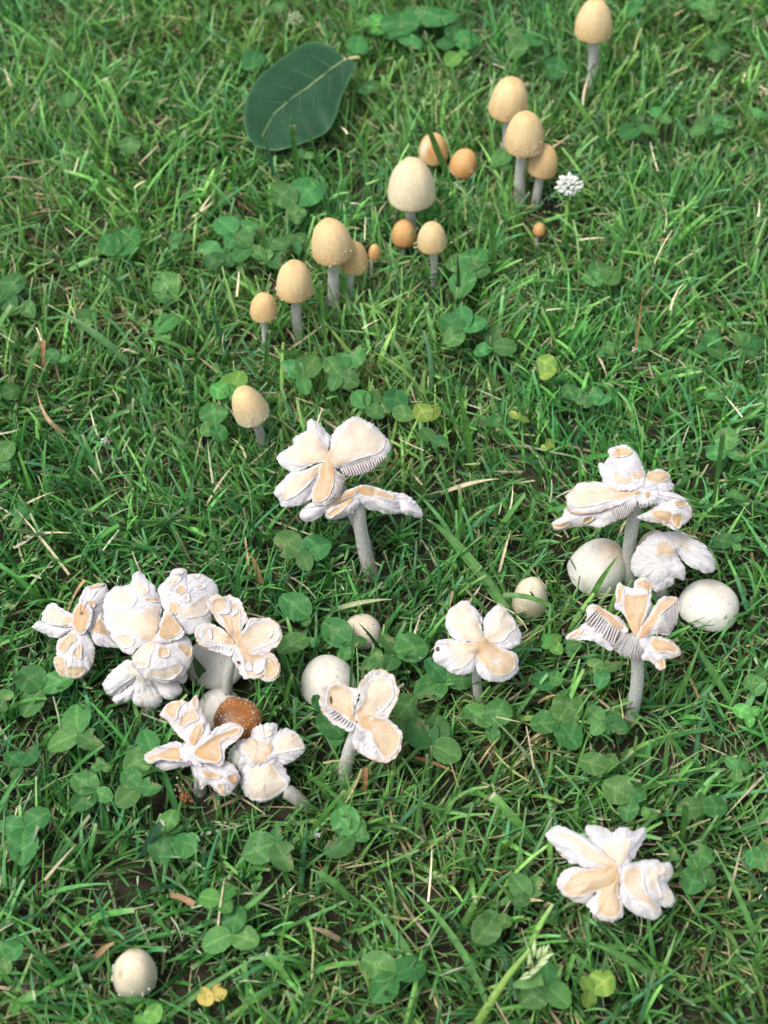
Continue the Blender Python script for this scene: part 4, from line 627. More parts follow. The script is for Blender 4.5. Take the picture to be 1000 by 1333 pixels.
def clover(c, tips, kind=0, z=None):
    z = z if z is not None else random.uniform(0.019, 0.028); dk = math.radians(random.uniform(0, 360)); Cc = at_z(c[0], c[1], z)
    n = plane_n(random.uniform(4, 20), random.uniform(-9, 9)); G = Vector((Cc.x + random.uniform(-.006, .006), Cc.y + random.uniform(0.0, .010), 0))
    look = {0: 'green', 1: 'yellowing', 2: 'bright light green', 3: 'dark green'}[kind]; lm = landmark(*c); num = {1: 'single-leaflet', 2: 'two-leaflet', 3: 'three-leaflet', 4: 'four-leaflet'}[len(tips)]
    mpx = sum(math.hypot(q[0] - c[0], q[1] - c[1]) for q in tips) / len(tips); size = 'small ' if mpx < 23 else 'large ' if mpx > 36 else ''
    root = thing('clover', G, f'{size}{look} {num} clover {lm}', 'clover', 'clover ' + lm); dist = (Cc - CAMP).length
    for tp in tips:
        T = on_plane(tp[0], tp[1], Cc, n); y = T - Cc; L = y.length
        if L > 0.028: y *= 0.028 / L; L = 0.028
        y = y / L; nn = (n + Vector((random.uniform(-.28, .28), random.uniform(-.28, .28), 0))).normalized(); x = y.cross(nn).normalized(); zz = x.cross(y)
        pool = LEAF_Y if kind == 1 else LEAF_B if kind == 2 else LEAF; me_ = random.choice(pool if kind else LEAF[:8] * 3 + LEAF[8:])
        o = obj('leaflet', me_, root); ww = L * random.uniform(0.82, 1.0)
        m = Matrix(((x.x * ww, y.x * L, zz.x * L, Cc.x - G.x), (x.y * ww, y.y * L, zz.y * L, Cc.y - G.y), (x.z * ww, y.z * L, zz.z * L, Cc.z), (0, 0, 0, 1))); o.matrix_local = m
        dx, dy = tp[0] - c[0], tp[1] - c[1]; pl = [(c[0] + dx * t_ + s_ * dy * .42, c[1] + dy * t_ - s_ * dx * .42) for t_, s_ in ((0.0, 0), (.35, 1), (.7, 1), (1, .4), (1, -.4), (.7, -1), (.35, -1))]
        raster(mask_c, pl, dist)
    mid = G.lerp(Cc, .5) + Vector((random.uniform(-.003, .003), 0, .002)); V, F = tube([Vector((0, 0, -.002)), mid - G, Cc - G + Vector((0, 0, -.0003))], [.0007, .00065, .0006], 6)
    obj('petiole', mesh_np('petiole', V, F, np.tile(np.array((.10, .20, .06)), (len(V), 1)), 'clover'), root); CLOVERS.append(root)
CL = [((152,331),[(132,304),(176,294)]), ((225,389),[(209,352),(199,380),(241,370)]), ((204,434),[(229,408),(222,440)]), ((5,385),[(28,355),(-10,365),(20,402)]), ((30,393),[(43,412),(17,408)]), ((115,415),[(99,402),(126,404),(104,430)]), ((232,317),[(248,303),(226,299),(222,325)]), ((2,514),[(27,505),(-14,520)]), ((-4,600),[(16,573),(14,610)]), ((30,674),[(22,652),(46,665),(14,688)],3),
 ((385,266),[(352,241),(414,232),(386,290)]), ((306,304),[(281,282),(338,290),(298,322)]), ((287,330),[(256,322),(303,345),(270,350)]), ((325,322),[(309,300),(346,336),(304,338)]), ((352,325),[(378,310),(338,342),(364,348)]), ((383,317),[(364,307),(398,303),(388,330)]), ((297,514),[(273,502),(313,480),(300,498)],2), ((280,553),[(276,521),(290,574),(262,565)]), ((392,490),[(366,470),(412,462),(400,513)]), ((441,488),[(425,463),(431,508),(467,500)]), ((452,478),[(472,450),(440,458)]), ((477,530),[(461,507),(493,507),(500,542)]),
 ((511,537),[(519,504),(496,524),(541,541)]), ((557,548),[(543,524),(569,526)],1), ((562,573),[(585,579),(548,556)],3), ((676,545),[(664,534),(690,548)],1), ((714,584),[(717,570),(704,580)],1), ((745,520),[(737,498),(757,505)]), ((607,352),[(582,334),(628,320),(639,350),(597,386)]), ((602,430),[(573,410),(600,396),(579,449),(633,414)]), ((642,452),[(648,421),(616,459),(673,452)]), ((723,478),[(699,466),(703,492)],1), ((785,367),[(758,358),(775,338),(808,350)]), ((920,450),[(937,431),(904,455),(952,466)]), ((970,450),[(960,430),(992,440),(985,467)]), ((838,456),[(842,436),(826,452)],3), ((790,462),[(792,442),(776,456)],3),
 ((946,587),[(945,554),(919,592),(969,595)]), ((772,525),[(749,521),(797,515),(775,502)]), ((955,707),[(927,700),(967,693),(964,716)]), ((957,648),[(944,640),(974,648),(955,635)]), ((520,48),[(499,42),(523,6),(548,60)]), ((550,34),[(544,3),(592,12),(535,22)]), ((592,56),[(567,58),(590,31),(622,48)]), ((597,70),[(581,84),(611,68)],2), ((680,50),[(658,40),(707,55),(664,74)]), ((722,102),[(728,72),(710,92)],3), ((650,215),[(658,192),(667,218),(635,205)]), ((828,10),[(813,20),(843,16),(830,-8)]), ((912,12),[(896,0),(936,22),(932,-2)]), ((925,65),[(918,50),(952,60),(934,80)]), ((830,166),[(807,177),(832,146),(854,172)]), ((857,152),[(850,138),(875,158)]), ((918,166),[(898,174),(910,150)]), ((940,165),[(925,148),(957,158),(930,174)]), ((990,152),[(978,140),(1005,148)]), ((330,90),[(330,62),(315,80)]), ((465,70),[(466,44),(480,62),(452,64)]), ((478,122),[(489,102),(470,108)]), ((482,32),[(464,28),(499,18),(500,42)],2), ((88,140),[(86,118),(76,142)]), ((168,200),[(170,176),(156,196)]), ((395,205),[(380,195),(412,200)]), ((355,15),[(372,2),(340,8)]),
 ((392,720),[(356,696),(431,706),(403,742)],3), ((54,897),[(25,869),(95,879),(28,932)]), ((102,956),[(98,914),(60,973),(132,971)]), ((-5,912),[(18,902),(8,925)],3), ((28,996),[(49,968),(6,978),(14,1012)]), ((199,981),[(186,948),(160,1001),(214,1004)]), ((131,1000),[(128,985),(146,998),(118,998)],3), ((31,1077),[(-2,1074),(65,1055),(29,1126)]), ((125,1030),[(94,1008),(92,1052),(147,1040)]), ((181,1024),[(159,1001),(150,1048),(210,1025)]), ((215,1083),[(209,1124),(238,1075),(226,1052)],3), ((245,1085),[(236,1118),(255,1110)]), ((4,1246),[(30,1229),(-2,1224),(10,1268)]), ((360,1097),[(315,1113),(361,1075),(378,1133)],3), ((459,1086),[(423,1112),(439,1047),(474,1066),(482,1090)],3), ((301,1216),[(262,1233),(311,1177),(337,1226)]), ((286,1172),[(258,1166),(306,1153),(301,1187)],2), ((514,1269),[(470,1246),(555,1253),(486,1304)]), ((192,1333),[(208,1306),(176,1322)],2), ((713,1284),[(711,1249),(678,1306),(743,1309)]), ((690,1167),[(664,1138),(703,1140),(668,1176)],3), ((646,1194),[(618,1228),(629,1190),(666,1204)]), ((770,1290),[(758,1270),(800,1268),(763,1312)],1),
 ((822,1040),[(785,1017),(841,1029),(814,1069)]), ((843,1064),[(838,1050),(856,1060)],2), ((914,1051),[(881,1054),(948,1049),(914,1030)]), ((908,1130),[(897,1163),(932,1150),(917,1098),(893,1118)]), ((990,1108),[(974,1127),(997,1135),(1006,1098)]), ((877,1118),[(876,1102),(886,1116)],3), ((976,930),[(954,920),(990,921),(976,947)],2), ((786,872),[(764,860),(811,860),(780,895)],3), ((785,940),[(764,921),(801,929),(818,951),(770,956)],3), ((790,1000),[(753,988),(800,980)],0), ((727,939),[(690,943),(752,898),(754,973)]), ((722,893),[(691,879),(726,872)],0), ((564,970),[(532,936),(570,929),(601,986)]), ((640,946),[(606,916),(657,909),(643,968)],3), ((515,850),[(558,837),(499,824),(503,872)]), ((580,886),[(540,906),(621,880),(556,855)],3), ((517,935),[(542,905),(532,962)],0), ((717,838),[(707,825),(729,826),(732,851),(705,842)],2), ((402,803),[(365,774),(395,815)]), ((400,830),[(361,846),(408,842)],3), ((455,838),[(420,807),(478,833),(447,860)]), ((492,862),[(470,870),(488,842),(500,880)],0), ((418,926),[(446,958),(411,903)],3), ((445,955),[(455,945),(430,968)]), ((738,842),[(758,836),(745,856)],3), ((960,1000),[(945,985),(975,990),(958,1018)]), ((985,880),[(970,895),(1000,870),(985,905)],3), ((75,470),[(60,455),(92,462)],3), ((640,555),[(628,545),(650,540)],3), ((930,520),[(918,508),(944,512)],3)]
for e in CL: clover(*e)

# ------------------------------------------------------------------ clover flowers, seed head, litter
def clover_flower(c, rpx, label, z, n=84, colr=(.64, .66, .60)):
    P = at_z(c[0], c[1], z); s = px_size(P); r = rpx * s; root = thing('clover_flower', (P.x, P.y, 0), label, 'flower'); off = np.array(root.location)
    V, F = tube([(0, .004, -.002), (0, .002, z * .5), (0, 0, z)], [.0007, .0007, .0008], 6); obj('stalk', mesh_np('stalk', V, F, np.tile(np.array((.12, .22, .07)), (len(V), 1)), 'clover'), root)
    for i in range(n):
        ph = math.acos(1 - 1.3 * (i + .5) / n); th = i * 2.39996; d = Vector((math.sin(ph) * math.cos(th), math.sin(ph) * math.sin(th), math.cos(ph))); a = d * r * .35; b = d * r * random.uniform(.72, 1.15) + Vector((random.uniform(-1, 1), random.uniform(-1, 1), random.uniform(-1, 1))) * r * .12
        V, F = tube([a, a.lerp(b, .55), a.lerp(b, .85), b], [r * .05, r * .10, r * .125, r * .03], 6); C = np.repeat(np.array([(.42, .52, .26), np.array(colr) * .95, colr, np.array(colr)]), 6, 0)
        o = obj('floret', mesh_np('floret', V + np.array((0, 0, z)), F, C, 'petal'), root)
    raster(mask_m, [(c[0] + rpx * math.cos(q), c[1] + rpx * math.sin(q)) for q in np.linspace(0, 6.28, 20)], (P - CAMP).length)
clover_flower((741, 243), 17, 'white clover flower head beside the speckled tan mushroom', 0.034)
clover_flower((385, 27), 11, 'small greenish clover flower bud past the large leaf', 0.030, 30, (.34, .42, .24))

def ribbon(pts, w0, colr, name, label=None, cat=None, group=None, kind=None, tipc=None, taper=True, up=Vector((0, 0, 1)), mat='grass', fold=.22, blunt=False):
    """a leaf strip through world points, folded along its middle, with a little thickness"""
    P = np.array([tuple(p) for p in pts]); n = 12; q = np.linspace(0, 1, n)
    if len(P) > 2:
        A, B, Cp = P[0], P[1], P[2]; P = np.array([A * (1 - t) ** 2 + (2 * B - .5 * A - .5 * Cp) * 2 * t * (1 - t) + Cp * t * t for t in q])
    else: P = np.array([P[0] * (1 - t) + P[1] * t for t in q])
    V = []; C = []; G = Vector((P[0][0], P[0][1], 0))
    for i in range(n):
        d = Vector(P[min(i + 1, n - 1)] - P[max(i - 1, 0)]).normalized(); view = up; sx = d.cross(view); sx = sx.normalized() if sx.length > 1e-4 else Vector((1, 0, 0)); nn = sx.cross(d)
        t = i / (n - 1); ww = w0 * (min(1, .75 + t) if blunt else (1 - .15 * (1 - t)) * (1 - max(0, t - .45) / .55 * .93 if taper else 1)) / 2
        c = np.array(colr) * (1 + .08 * math.sin(i * 1.7)); c = c * (1 - max(0, t - .93) / .07) + np.array(tipc) * (max(0, t - .93) / .07) if tipc is not None else c
        for k, (a, h) in enumerate(((-1, 0), (-.5, -.5), (0, -1), (.5, -.5), (1, 0))): V.append(Vector(P[i]) + sx * a * ww + nn * h * fold * ww - G); C.append(c * (1.15 if k == 2 else 1.0 if k in (0, 4) else .93))
    F = [(i * 5 + k, i * 5 + k + 1, (i + 1) * 5 + k + 1, (i + 1) * 5 + k) for i in range(n - 1) for k in range(4)]
    m_ = len(V); V2 = [v - Vector((0, 0, .00018)) for v in V]; F += [tuple(m_ + a for a in f[::-1]) for f in F]
    o = obj(name, mesh_np(name, [tuple(v) for v in V + V2], F, np.array(C + C), mat)); o.location = G
    return tag(o, label, cat, group, kind)
# single blades that stand out, base pixel -> tip pixel; v = stands upright on its base, else (z base, z tip)
GRN = (.11, .27, .07); BRT = (.16, .37, .085); DRK = (.05, .14, .05); BLU = (.085, .215, .12); PLT = (.55, .55, .40)
def blade(b, t, wpx, colr, label, zs=None, mid=None, taper=True, cut=True, group='single grass blades that stand out', blunt=False):
    if zs is None:
        P0 = at_z(b[0], b[1], 0.002); P1 = at_y(t[0], t[1], P0.y - 0.006)
    else: P0 = at_z(b[0], b[1], zs[0]); P1 = at_z(t[0], t[1], zs[1])
    pm = P0.lerp(P1, .5) + Vector((0, 0, .003)) if mid is None else (at_y(mid[0], mid[1], P0.y - .003) if zs is None else at_z(mid[0], mid[1], (zs[0] + zs[1]) / 2 + .004))
    o = ribbon([P0, pm, P1], wpx * px_size(P0), colr, 'grass_strand', label, 'grass blade', group, tipc=PLT if cut else None, up=(CAMP - P0).normalized() if zs is None else Vector((0, -.35, 1)).normalized(), taper=taper, blunt=blunt)
    return o
blade((679, 165), (679, 98), 5, BRT, 'upright bright blade crossing the tan bell behind the speckled one', taper=False, mid=(678, 135))
blade((590, 240), (545, 124), 9, GRN, 'long slanting blade crossing the orange bell with the white patch', mid=(565, 185))
blade((368, 425), (375, 369), 8, BRT, 'upright blade before the slim-stemmed tan bell', taper=False)
blade((424, 455), (416, 366), 6, BRT, 'upright blade beside the slim grey stem of the tan bell', taper=False)
blade((510, 325), (520, 262), 7, DRK, 'dark blade beside the orange brown button', mid=(517, 290))
blade((500, 332), (545, 296), 6, GRN, 'slanting blade across the orange brown button', mid=(520, 318))
blade((764, 792), (806, 722), 8, BRT, 'bright blade lying across the white dome with the tan blush', mid=(782, 756))
blade((613, 610), (594, 500), 10, BRT, 'long bright blade standing in open grass beside the drooping stemmed cap', mid=(607, 555))
blade((660, 795), (556, 676), 15, GRN, 'broad blade arching away from the drooping cap lobe', zs=(.006, .030), mid=(600, 715))
blade((926, 670), (942, 560), 6, GRN, 'tall thin blade standing over the three-leaflet clover behind the widest ragged cap', taper=False)
blade((595, 400), (595, 328), 6, DRK, 'dark upright blade before the four-leaflet clover', mid=(597, 365))
blade((646, 370), (636, 264), 7, GRN, 'tall straight blade right of the four-leaflet clover', taper=False)
blade((274, 893), (247, 846), 14, DRK, 'broad dark blade crossing the greyish white dome', taper=True, mid=(260, 872))
blade((283, 955), (306, 922), 8, DRK, 'dark blade tip poking past the shiny brown cap', mid=(293, 940))
blade((186, 1112), (212, 1070), 9, (.03, .085, .05), 'dark blue green broken blade in the lower grass', zs=(.014, .032), taper=False)
blade((455, 1170), (405, 1132), 11, GRN, 'broad blade lying below the spotted clover', zs=(.016, .030), mid=(430, 1145))
blade((290, 1205), (360, 1146), 8, GRN, 'arching blade beside the spotted clover near the yellow leaf', zs=(.014, .03), mid=(335, 1170))
blade((510, 1085), (560, 1036), 6, BLU, 'blue green blade in the grass below the three-lobed cap', zs=(.01, .03))
blade((693, 1093), (640, 1035), 11, BRT, 'broad bright blade left of the cap lying alone', zs=(.012, .032), taper=False, mid=(665, 1060))
blade((705, 1010), (640, 934), 5, (.20, .30, .14), 'thin pale blade slanting below the clover-leaf shaped cap', zs=(.006, .03), taper=True)
blade((955, 920), (893, 822), 10, GRN, 'long blade slanting below the low white dome', zs=(.008, .034), mid=(920, 862))
blade((880, 915), (911, 838), 8, BRT, 'bright blade beside the straight stem of the gilled cap', zs=(.006, .034), mid=(895, 880))
blade((893, 1075), (933, 1005), 6, BRT, 'thin bright blade above the notched clover', zs=(.006, .034))
blade((885, 1110), (893, 1045), 8, GRN, 'upright blade above the cap lying alone in open grass', taper=False)
blade((860, 1070), (862, 1060), 5, GRN, 'short blade stub by the light green clover', taper=False)
blade((455, 935), (461, 808), 4, GRN, 'thin upright blade before the cream dome over clover', taper=True)
blade((506, 866), (467, 811), 5, DRK, 'dark blade across the cream dome over clover')
blade((720, 790), (655, 775), 7, GRN, 'round green grass stem crossing the cream button', zs=(.028, .032), taper=False, cut=False)
blade((700, 800), (690, 770), 6, BLU, 'blue green blade before the cream button', taper=True)
blade((15, 1320), (45, 1295), 12, GRN, 'broad cut blade end at the lower grass corner', zs=(.02, .034), taper=False)
blade((210, 1330), (345, 1240), 8, GRN, 'long blade slanting over the yellow leaf', zs=(.01, .03))
blade((375, 1275), (345, 1243), 9, BRT, 'curling bright blade between clover and yellow leaf', zs=(.02, .03), taper=False)
blade((560, 1290), (470, 1165), 11, GRN, 'long folded blade in the lower open grass', zs=(.006, .03), mid=(515, 1215))
blade((640, 1320), (530, 1155), 10, GRN, 'longest slanting blade in the lower open grass', zs=(.006, .03), mid=(590, 1220))
blade((800, 1300), (745, 1243), 9, GRN, 'blade slanting below the cap lying alone', zs=(.008, .03))
blade((855, 1275), (768, 1228), 11, GRN, 'broad blade at the foot of the cap lying alone', zs=(.012, .03), mid=(810, 1245))
blade((930, 1170), (870, 1075), 6, GRN, 'thin blade right of the cap lying alone', zs=(.006, .03))
blade((990, 1240), (930, 1105), 9, GRN, 'long blade beside the notched clover', zs=(.006, .03), mid=(965, 1175))
blade((300, 470), (272, 380), 7, BLU, 'blue green blade beside the small round golden mushroom', mid=(285, 430))
blade((345, 515), (350, 430), 6, GRN, 'upright blade between the small round golden mushroom and the pale tan one', taper=False)
blade((440, 545), (411, 512), 9, GRN, 'broad blade rising behind the five-petalled cap', zs=(.01, .04))
blade((62, 60), (80, 100), 5, GRN, 'light blade in the far open grass', zs=(.01, .032))
blade((160, 160), (136, 102), 8, BRT, 'bright cut blade in the far open grass past the large leaf', zs=(.01, .032), taper=False)
blade((140, 255), (118, 210), 8, BRT, 'broad bright blade in the open grass left of the large leaf', zs=(.01, .034), taper=False)
blade((395, 262), (378, 150), 5, GRN, 'thin blade before the tip of the large leaf', taper=True)
blade((388, 258), (381, 163), 7, GRN, 'upright blade over the edge of the large leaf', taper=False)
blade((362, 255), (345, 180), 6, BLU, 'blue green blade before the lower edge of the large leaf')
blade((420, 240), (402, 172), 6, GRN, 'short blade over the lower edge of the large leaf')
blade((470, 230), (481, 158), 6, BRT, 'upright blade right of the large leaf', taper=False)
blade((180, 395), (122, 348), 7, DRK, 'dark leaning blade in the left open grass', zs=(.008, .034))
blade((250, 460), (188, 440), 6, GRN, 'low blade in the left open grass', zs=(.016, .026))
blade((165, 470), (62, 396), 11, (.09, .22, .07), 'broad pale green blade crossing the left open grass', zs=(.014, .032), mid=(120, 432), taper=True)

def straw(b, t, wpx, label, zs=(.012, .026), mid=None, colr=(.42, .30, .17), taper=True):
    P0 = at_z(b[0], b[1], zs[0]); P1 = at_z(t[0], t[1], zs[1]); pm = at_z(mid[0], mid[1], (zs[0] + zs[1]) / 2 + .003) if mid else P0.lerp(P1, .5) + Vector((0, 0, .002))
    ribbon([P0, pm, P1], wpx * px_size(P0), colr, 'dry_straw', label, 'straw', 'dry straws in the grass', mat='straw', fold=.5, taper=taper, up=Vector((0, -.4, 1)).normalized())
TANS = (.50, .36, .20); BRN = (.26, .14, .06); PAL = (.58, .50, .33)
straw((86, 562), (48, 508), 6, 'curved tan and pale straw in the left open grass', mid=(62, 545), colr=TANS)
straw((57, 480), (57, 443), 6, 'short reddish brown straw in the left open grass', colr=(.36, .20, .10), taper=False)
straw((0, 678), (70, 640), 4, 'thin pale straw above the cap with the oval centre plate', colr=PAL)
straw((90, 748), (20, 662), 4, 'long pale straw slanting towards the oval-plated cap', colr=PAL)
straw((30, 700), (92, 694), 4, 'pale horizontal straw above the white cluster', colr=PAL)
straw((88, 795), (110, 755), 4, 'tan straw leaning on the oval-plated cap', colr=TANS, taper=False)
straw((574, 642), (650, 623), 6, 'pale split straw lying across the grass beside the drooping cap', colr=PAL)
straw((650, 745), (665, 690), 4, 'curved pale straw beside the cream button', colr=PAL)
straw((325, 750), (318, 690), 4, 'thin tan straw above the four-lobed cap', colr=TANS)
straw((340, 760), (326, 720), 8, 'brown dead blade standing above the four-lobed cap', colr=(.34, .2, .1))
straw((270, 655), (305, 605), 3, 'fine pale straw below the pale tan mushroom', colr=PAL)
straw((220, 1165), (252, 1177), 8, 'thick brown broken straw above the egg-shaped cream mushroom', colr=(.36, .22, .12), taper=False)
straw((122, 1250), (150, 1226), 9, 'tan curled dead leaf beside the egg-shaped cream mushroom', colr=(.42, .28, .15))
straw((443, 1224), (402, 1207), 8, 'tan dead leaf in the lower open grass', colr=(.48, .37, .24))
straw((283, 1212), (293, 1140), 3, 'thin pale straw crossing the light green clover', colr=PAL, zs=(.02, .034))
straw((1000, 1005), (945, 1062), 4, 'long pale straw above the notched clover', colr=PAL, zs=(.014, .03))
straw((948, 1170), (966, 1098), 4, 'grey green dry straw beside the notched clover', colr=(.40, .36, .24))
straw((885, 1165), (905, 1190), 3, 'bent dry straw at the edge of the cap lying alone', colr=PAL)
straw((708, 1180), (718, 1178), 5, 'short tan straw by the lone cap', colr=PAL)
straw((672, 1176), (708, 1173), 6, 'flat pale dead leaf left of the lone cap', colr=(.52, .42, .25))
straw((910, 910), (888, 870), 4, 'tan straw beside the straight gilled stem', colr=TANS)
straw((700, 915), (728, 905), 4, 'tan straw across the clover beside the clover-leaf shaped cap', colr=TANS)
straw((826, 462), (838, 372), 3, 'thin brown straw in the right open grass', colr=BRN)
straw((838, 388), (852, 373), 4, 'curved cream straw in the right open grass', colr=PAL)
straw((775, 460), (790, 490), 4, 'pale bent straw in the grass above the widest ragged cap', colr=PAL)
straw((20, 130), (4, 85), 4, 'curved pale straw in the far left grass', colr=PAL)
straw((45, 236), (0, 232), 4, 'pale straw with a knotted end in the far left grass', colr=PAL)
straw((590, 765), (586, 790), 5, 'tan straw tip behind the clover-leaf shaped cap', colr=TANS, taper=True)
straw((475, 1035), (476, 1000), 7, 'reddish brown stub below the three-lobed cap', colr=(.34, .17, .07), taper=False)
straw((430, 795), (510, 780), 7, 'pale dry blade above the cream dome over clover', colr=(.36, .40, .22))
straw((620, 1000), (650, 960), 3, 'fine straw under the slanting pale blade', colr=TANS)
straw((535, 985), (600, 1010), 5, 'brown straw lying below the clover patch', colr=BRN)
straw((250, 960 + 70), (240, 1010), 3, 'thin straw below the curled orange tan cap', colr=TANS)

def seed_head():
    b = at_z(618, 1340, .004); t = at_z(690, 1236, .046); root = thing('grass_seed_head', (b.x, b.y, 0), 'pale green grass stalk with a feathery seed head in the lower grass', 'seed head'); off = np.array(root.location)
    path = [b.lerp(t, i / 12) + Vector((0, 0, .006 * math.sin(math.pi * i / 12))) for i in range(13)]; V, F = tube(path, list(np.linspace(.0021, .0008, 13)), 10)
    obj('stalk', mesh_np('stalk', V - off, F, np.tile(np.array((.30, .47, .12)), (len(V), 1)), 'grass'), root)
    f = lambda p: (600 + p[0] / 5, 1133 + p[1] / 5)
    for a, e, w_ in [((450,600),(440,505),26), ((470,575),(483,450),30), ((500,580),(520,495),30), ((520,575),(575,480),30), ((500,610),(600,540),30), ((480,640),(565,590),28), ((450,660),(515,640),28), ((420,690),(500,655),28), ((400,700),(440,660),22), ((520,560),(545,485),22), ((540,560),(605,545),20), ((440,620),(455,560),24), ((380,710),(460,690),22)]:
        A = at_z(*f(a), .040); B = at_z(*f(e), .047); s = px_size(A); P = [A.lerp(B, i / 6) for i in range(7)]; rr = w_ / 5 * s / 1.7; V, F = tube(P, [rr * k for k in (.25, .8, 1, .95, .75, .45, .1)], 7)
        C = np.repeat(np.array([np.array((.46, .62, .26)) * (1 - i / 6) + np.array((.66, .72, .48)) * (i / 6) for i in range(7)]), 7, 0); obj('spikelet', mesh_np('spikelet', V - off, F, C, 'grass'), root)
        raster(mask_m, [f((a[0] - 20, a[1])), f((a[0] + 20, a[1] + 10)), f((e[0] + 15, e[1])), f((e[0] - 15, e[1] - 10))], (A - CAMP).length)
    A = at_z(*f((340, 750)), .034); B = at_z(*f((530, 705)), .040); nb = 10
    V = []; F = []
    for i in range(nb):
        q = i / (nb - 1); p = A.lerp(B, q); d = (B - A).normalized(); sx = d.cross(Vector((0, -.4, 1)).normalized()).normalized(); ww = .0024 * (.35 + .65 * min(1, q * 2.5))
        for a, h in ((-1, 0), (0, -.0005), (1, 0)): V.append(p + sx * a * ww + Vector((0, 0, h)))
    for i in range(nb - 1):
        for k in range(2): F.append((i * 3 + k, i * 3 + k + 1, i * 3 + k + 4, i * 3 + k + 3))
    V = np.array([tuple(v) for v in V]); obj('side_leaf', mesh_np('side_leaf', V - off, F, np.tile(np.array((.10, .24, .06)), (len(V), 1)), 'grass'), root)
    raster(mask_m, [(620, 1325), (632, 1333), (672, 1285), (664, 1275)], (t - CAMP).length)
seed_head()

def yellow_leaf():
    c = at_z(276, 1291, .022); root = thing('yellow_leaf', (c.x, c.y, 0), 'small bright yellow two-lobed dead leaf with dark specks', 'leaf')
    for tp in ((258, 1305), (296, 1292)):
        n = plane_n(18, 5); T = on_plane(*tp, c, n); y = T - c; L = y.length; y /= L; x = y.cross(n).normalized(); zz = x.cross(y); k = 1.0
        me_ = LEAF[9 if tp[0] < 270 else 10].copy(); nn = len(me_.vertices); cc = np.ones((nn, 4), np.float32); co = np.array([v.co for v in me_.vertices]); sp = nz3(co, 9, tp[0]); cc[:, :3] = np.where(sp[:, None] > .42, np.array((.16, .09, .03)), np.array((.50, .40, .10))) * (1 + .2 * sp[:, None]); me_.color_attributes['Col'].data.foreach_set('color', cc.ravel())
        me_.materials.clear(); me_.materials.append(M['straw']); o = obj('leaf_lobe', me_, root)
        o.matrix_local = Matrix(((x.x * L * 1.25, y.x * L, zz.x * L, 0), (x.y * L * 1.25, y.y * L, zz.y * L, 0), (x.z * L * 1.25, y.z * L, zz.z * L, c.z), (0, 0, 0, 1)))
    V, F = tube([(0, .004, 0), (0, .001, .012), (0, 0, .022)], [.0006, .0006, .0005], 6); obj('stalk', mesh_np('stalk', V, F, np.tile(np.array((.35, .33, .1)), (len(V), 1)), 'straw'), root)
    raster(mask_c, [(255, 1280), (300, 1278), (300, 1305), (255, 1312)], (c - CAMP).length)
yellow_leaf()

def crumb(c, r, label, z, colr, n, cat='debris'):
    P = at_z(c[0], c[1], z); s = px_size(P); root = thing('debris_clump', (P.x, P.y, 0), label, cat); V = []; F = []; C = []
    for i in range(n):
        o_ = Vector((random.gauss(0, .45), random.gauss(0, .6), random.uniform(-.2, .5))) * r * s + Vector((0, 0, z)); k = random.uniform(.15, .34) * r * s; b0 = len(V)
        for dx, dy, dz in ((1, 0, 0), (-1, 0, 0), (0, 1, 0), (0, -1, 0), (0, 0, 1), (0, 0, -1)): V.append(tuple(o_ + Vector((dx * random.uniform(.5, 1.5), dy * random.uniform(.5, 1.5), dz * random.uniform(.5, 1.5))) * k)); C.append(np.array(colr) * random.uniform(.6, 1.5))
        for a_, b_, c_ in ((0, 2, 4), (2, 1, 4), (1, 3, 4), (3, 0, 4), (2, 0, 5), (1, 2, 5), (3, 1, 5), (0, 3, 5)): F.append((b0 + a_, b0 + b_, b0 + c_))
    obj('crumbs', mesh_np('crumbs', V, F, np.array(C), 'straw', smooth=False), root)
    V, F = tube([(0, .002, 0), (0, 0, z)], [.0006, .0006], 6); obj('base_stalk', mesh_np('base_stalk', V, F, np.tile(np.array((.12, .16, .06)), (len(V), 1)), 'straw'), root)
    raster(mask_m, [(c[0] - r, c[1] - r), (c[0] + r, c[1] - r), (c[0] + r, c[1] + r), (c[0] - r, c[1] + r)], (P - CAMP).length)
crumb((239, 1037), 9, 'clump of reddish brown crumbs in the clover below the curled orange tan cap', .016, (.30, .12, .05), 34)
crumb((233, 1024), 6, 'pale tan crumbs beside the reddish brown clump', .018, (.45, .32, .20), 12)
crumb((713, 270), 12, 'lump of black soil in a hole below the white clover flower', .010, (.012, .008, .006), 30, 'soil')
crumb((412, 1085), 5, 'tiny white fluff in the grass beside the notched clover', .026, (.62, .60, .64), 12)
crumb((137, 574), 5, 'tiny white fluff in the left open grass', .028, (.62, .60, .62), 10)
crumb((994, 118), 8, 'cream scrap in the far right grass', .026, (.60, .52, .36), 12)
crumb((827, 456), 5, 'tiny pale fleck in the right open grass', .026, (.60, .50, .40), 10)

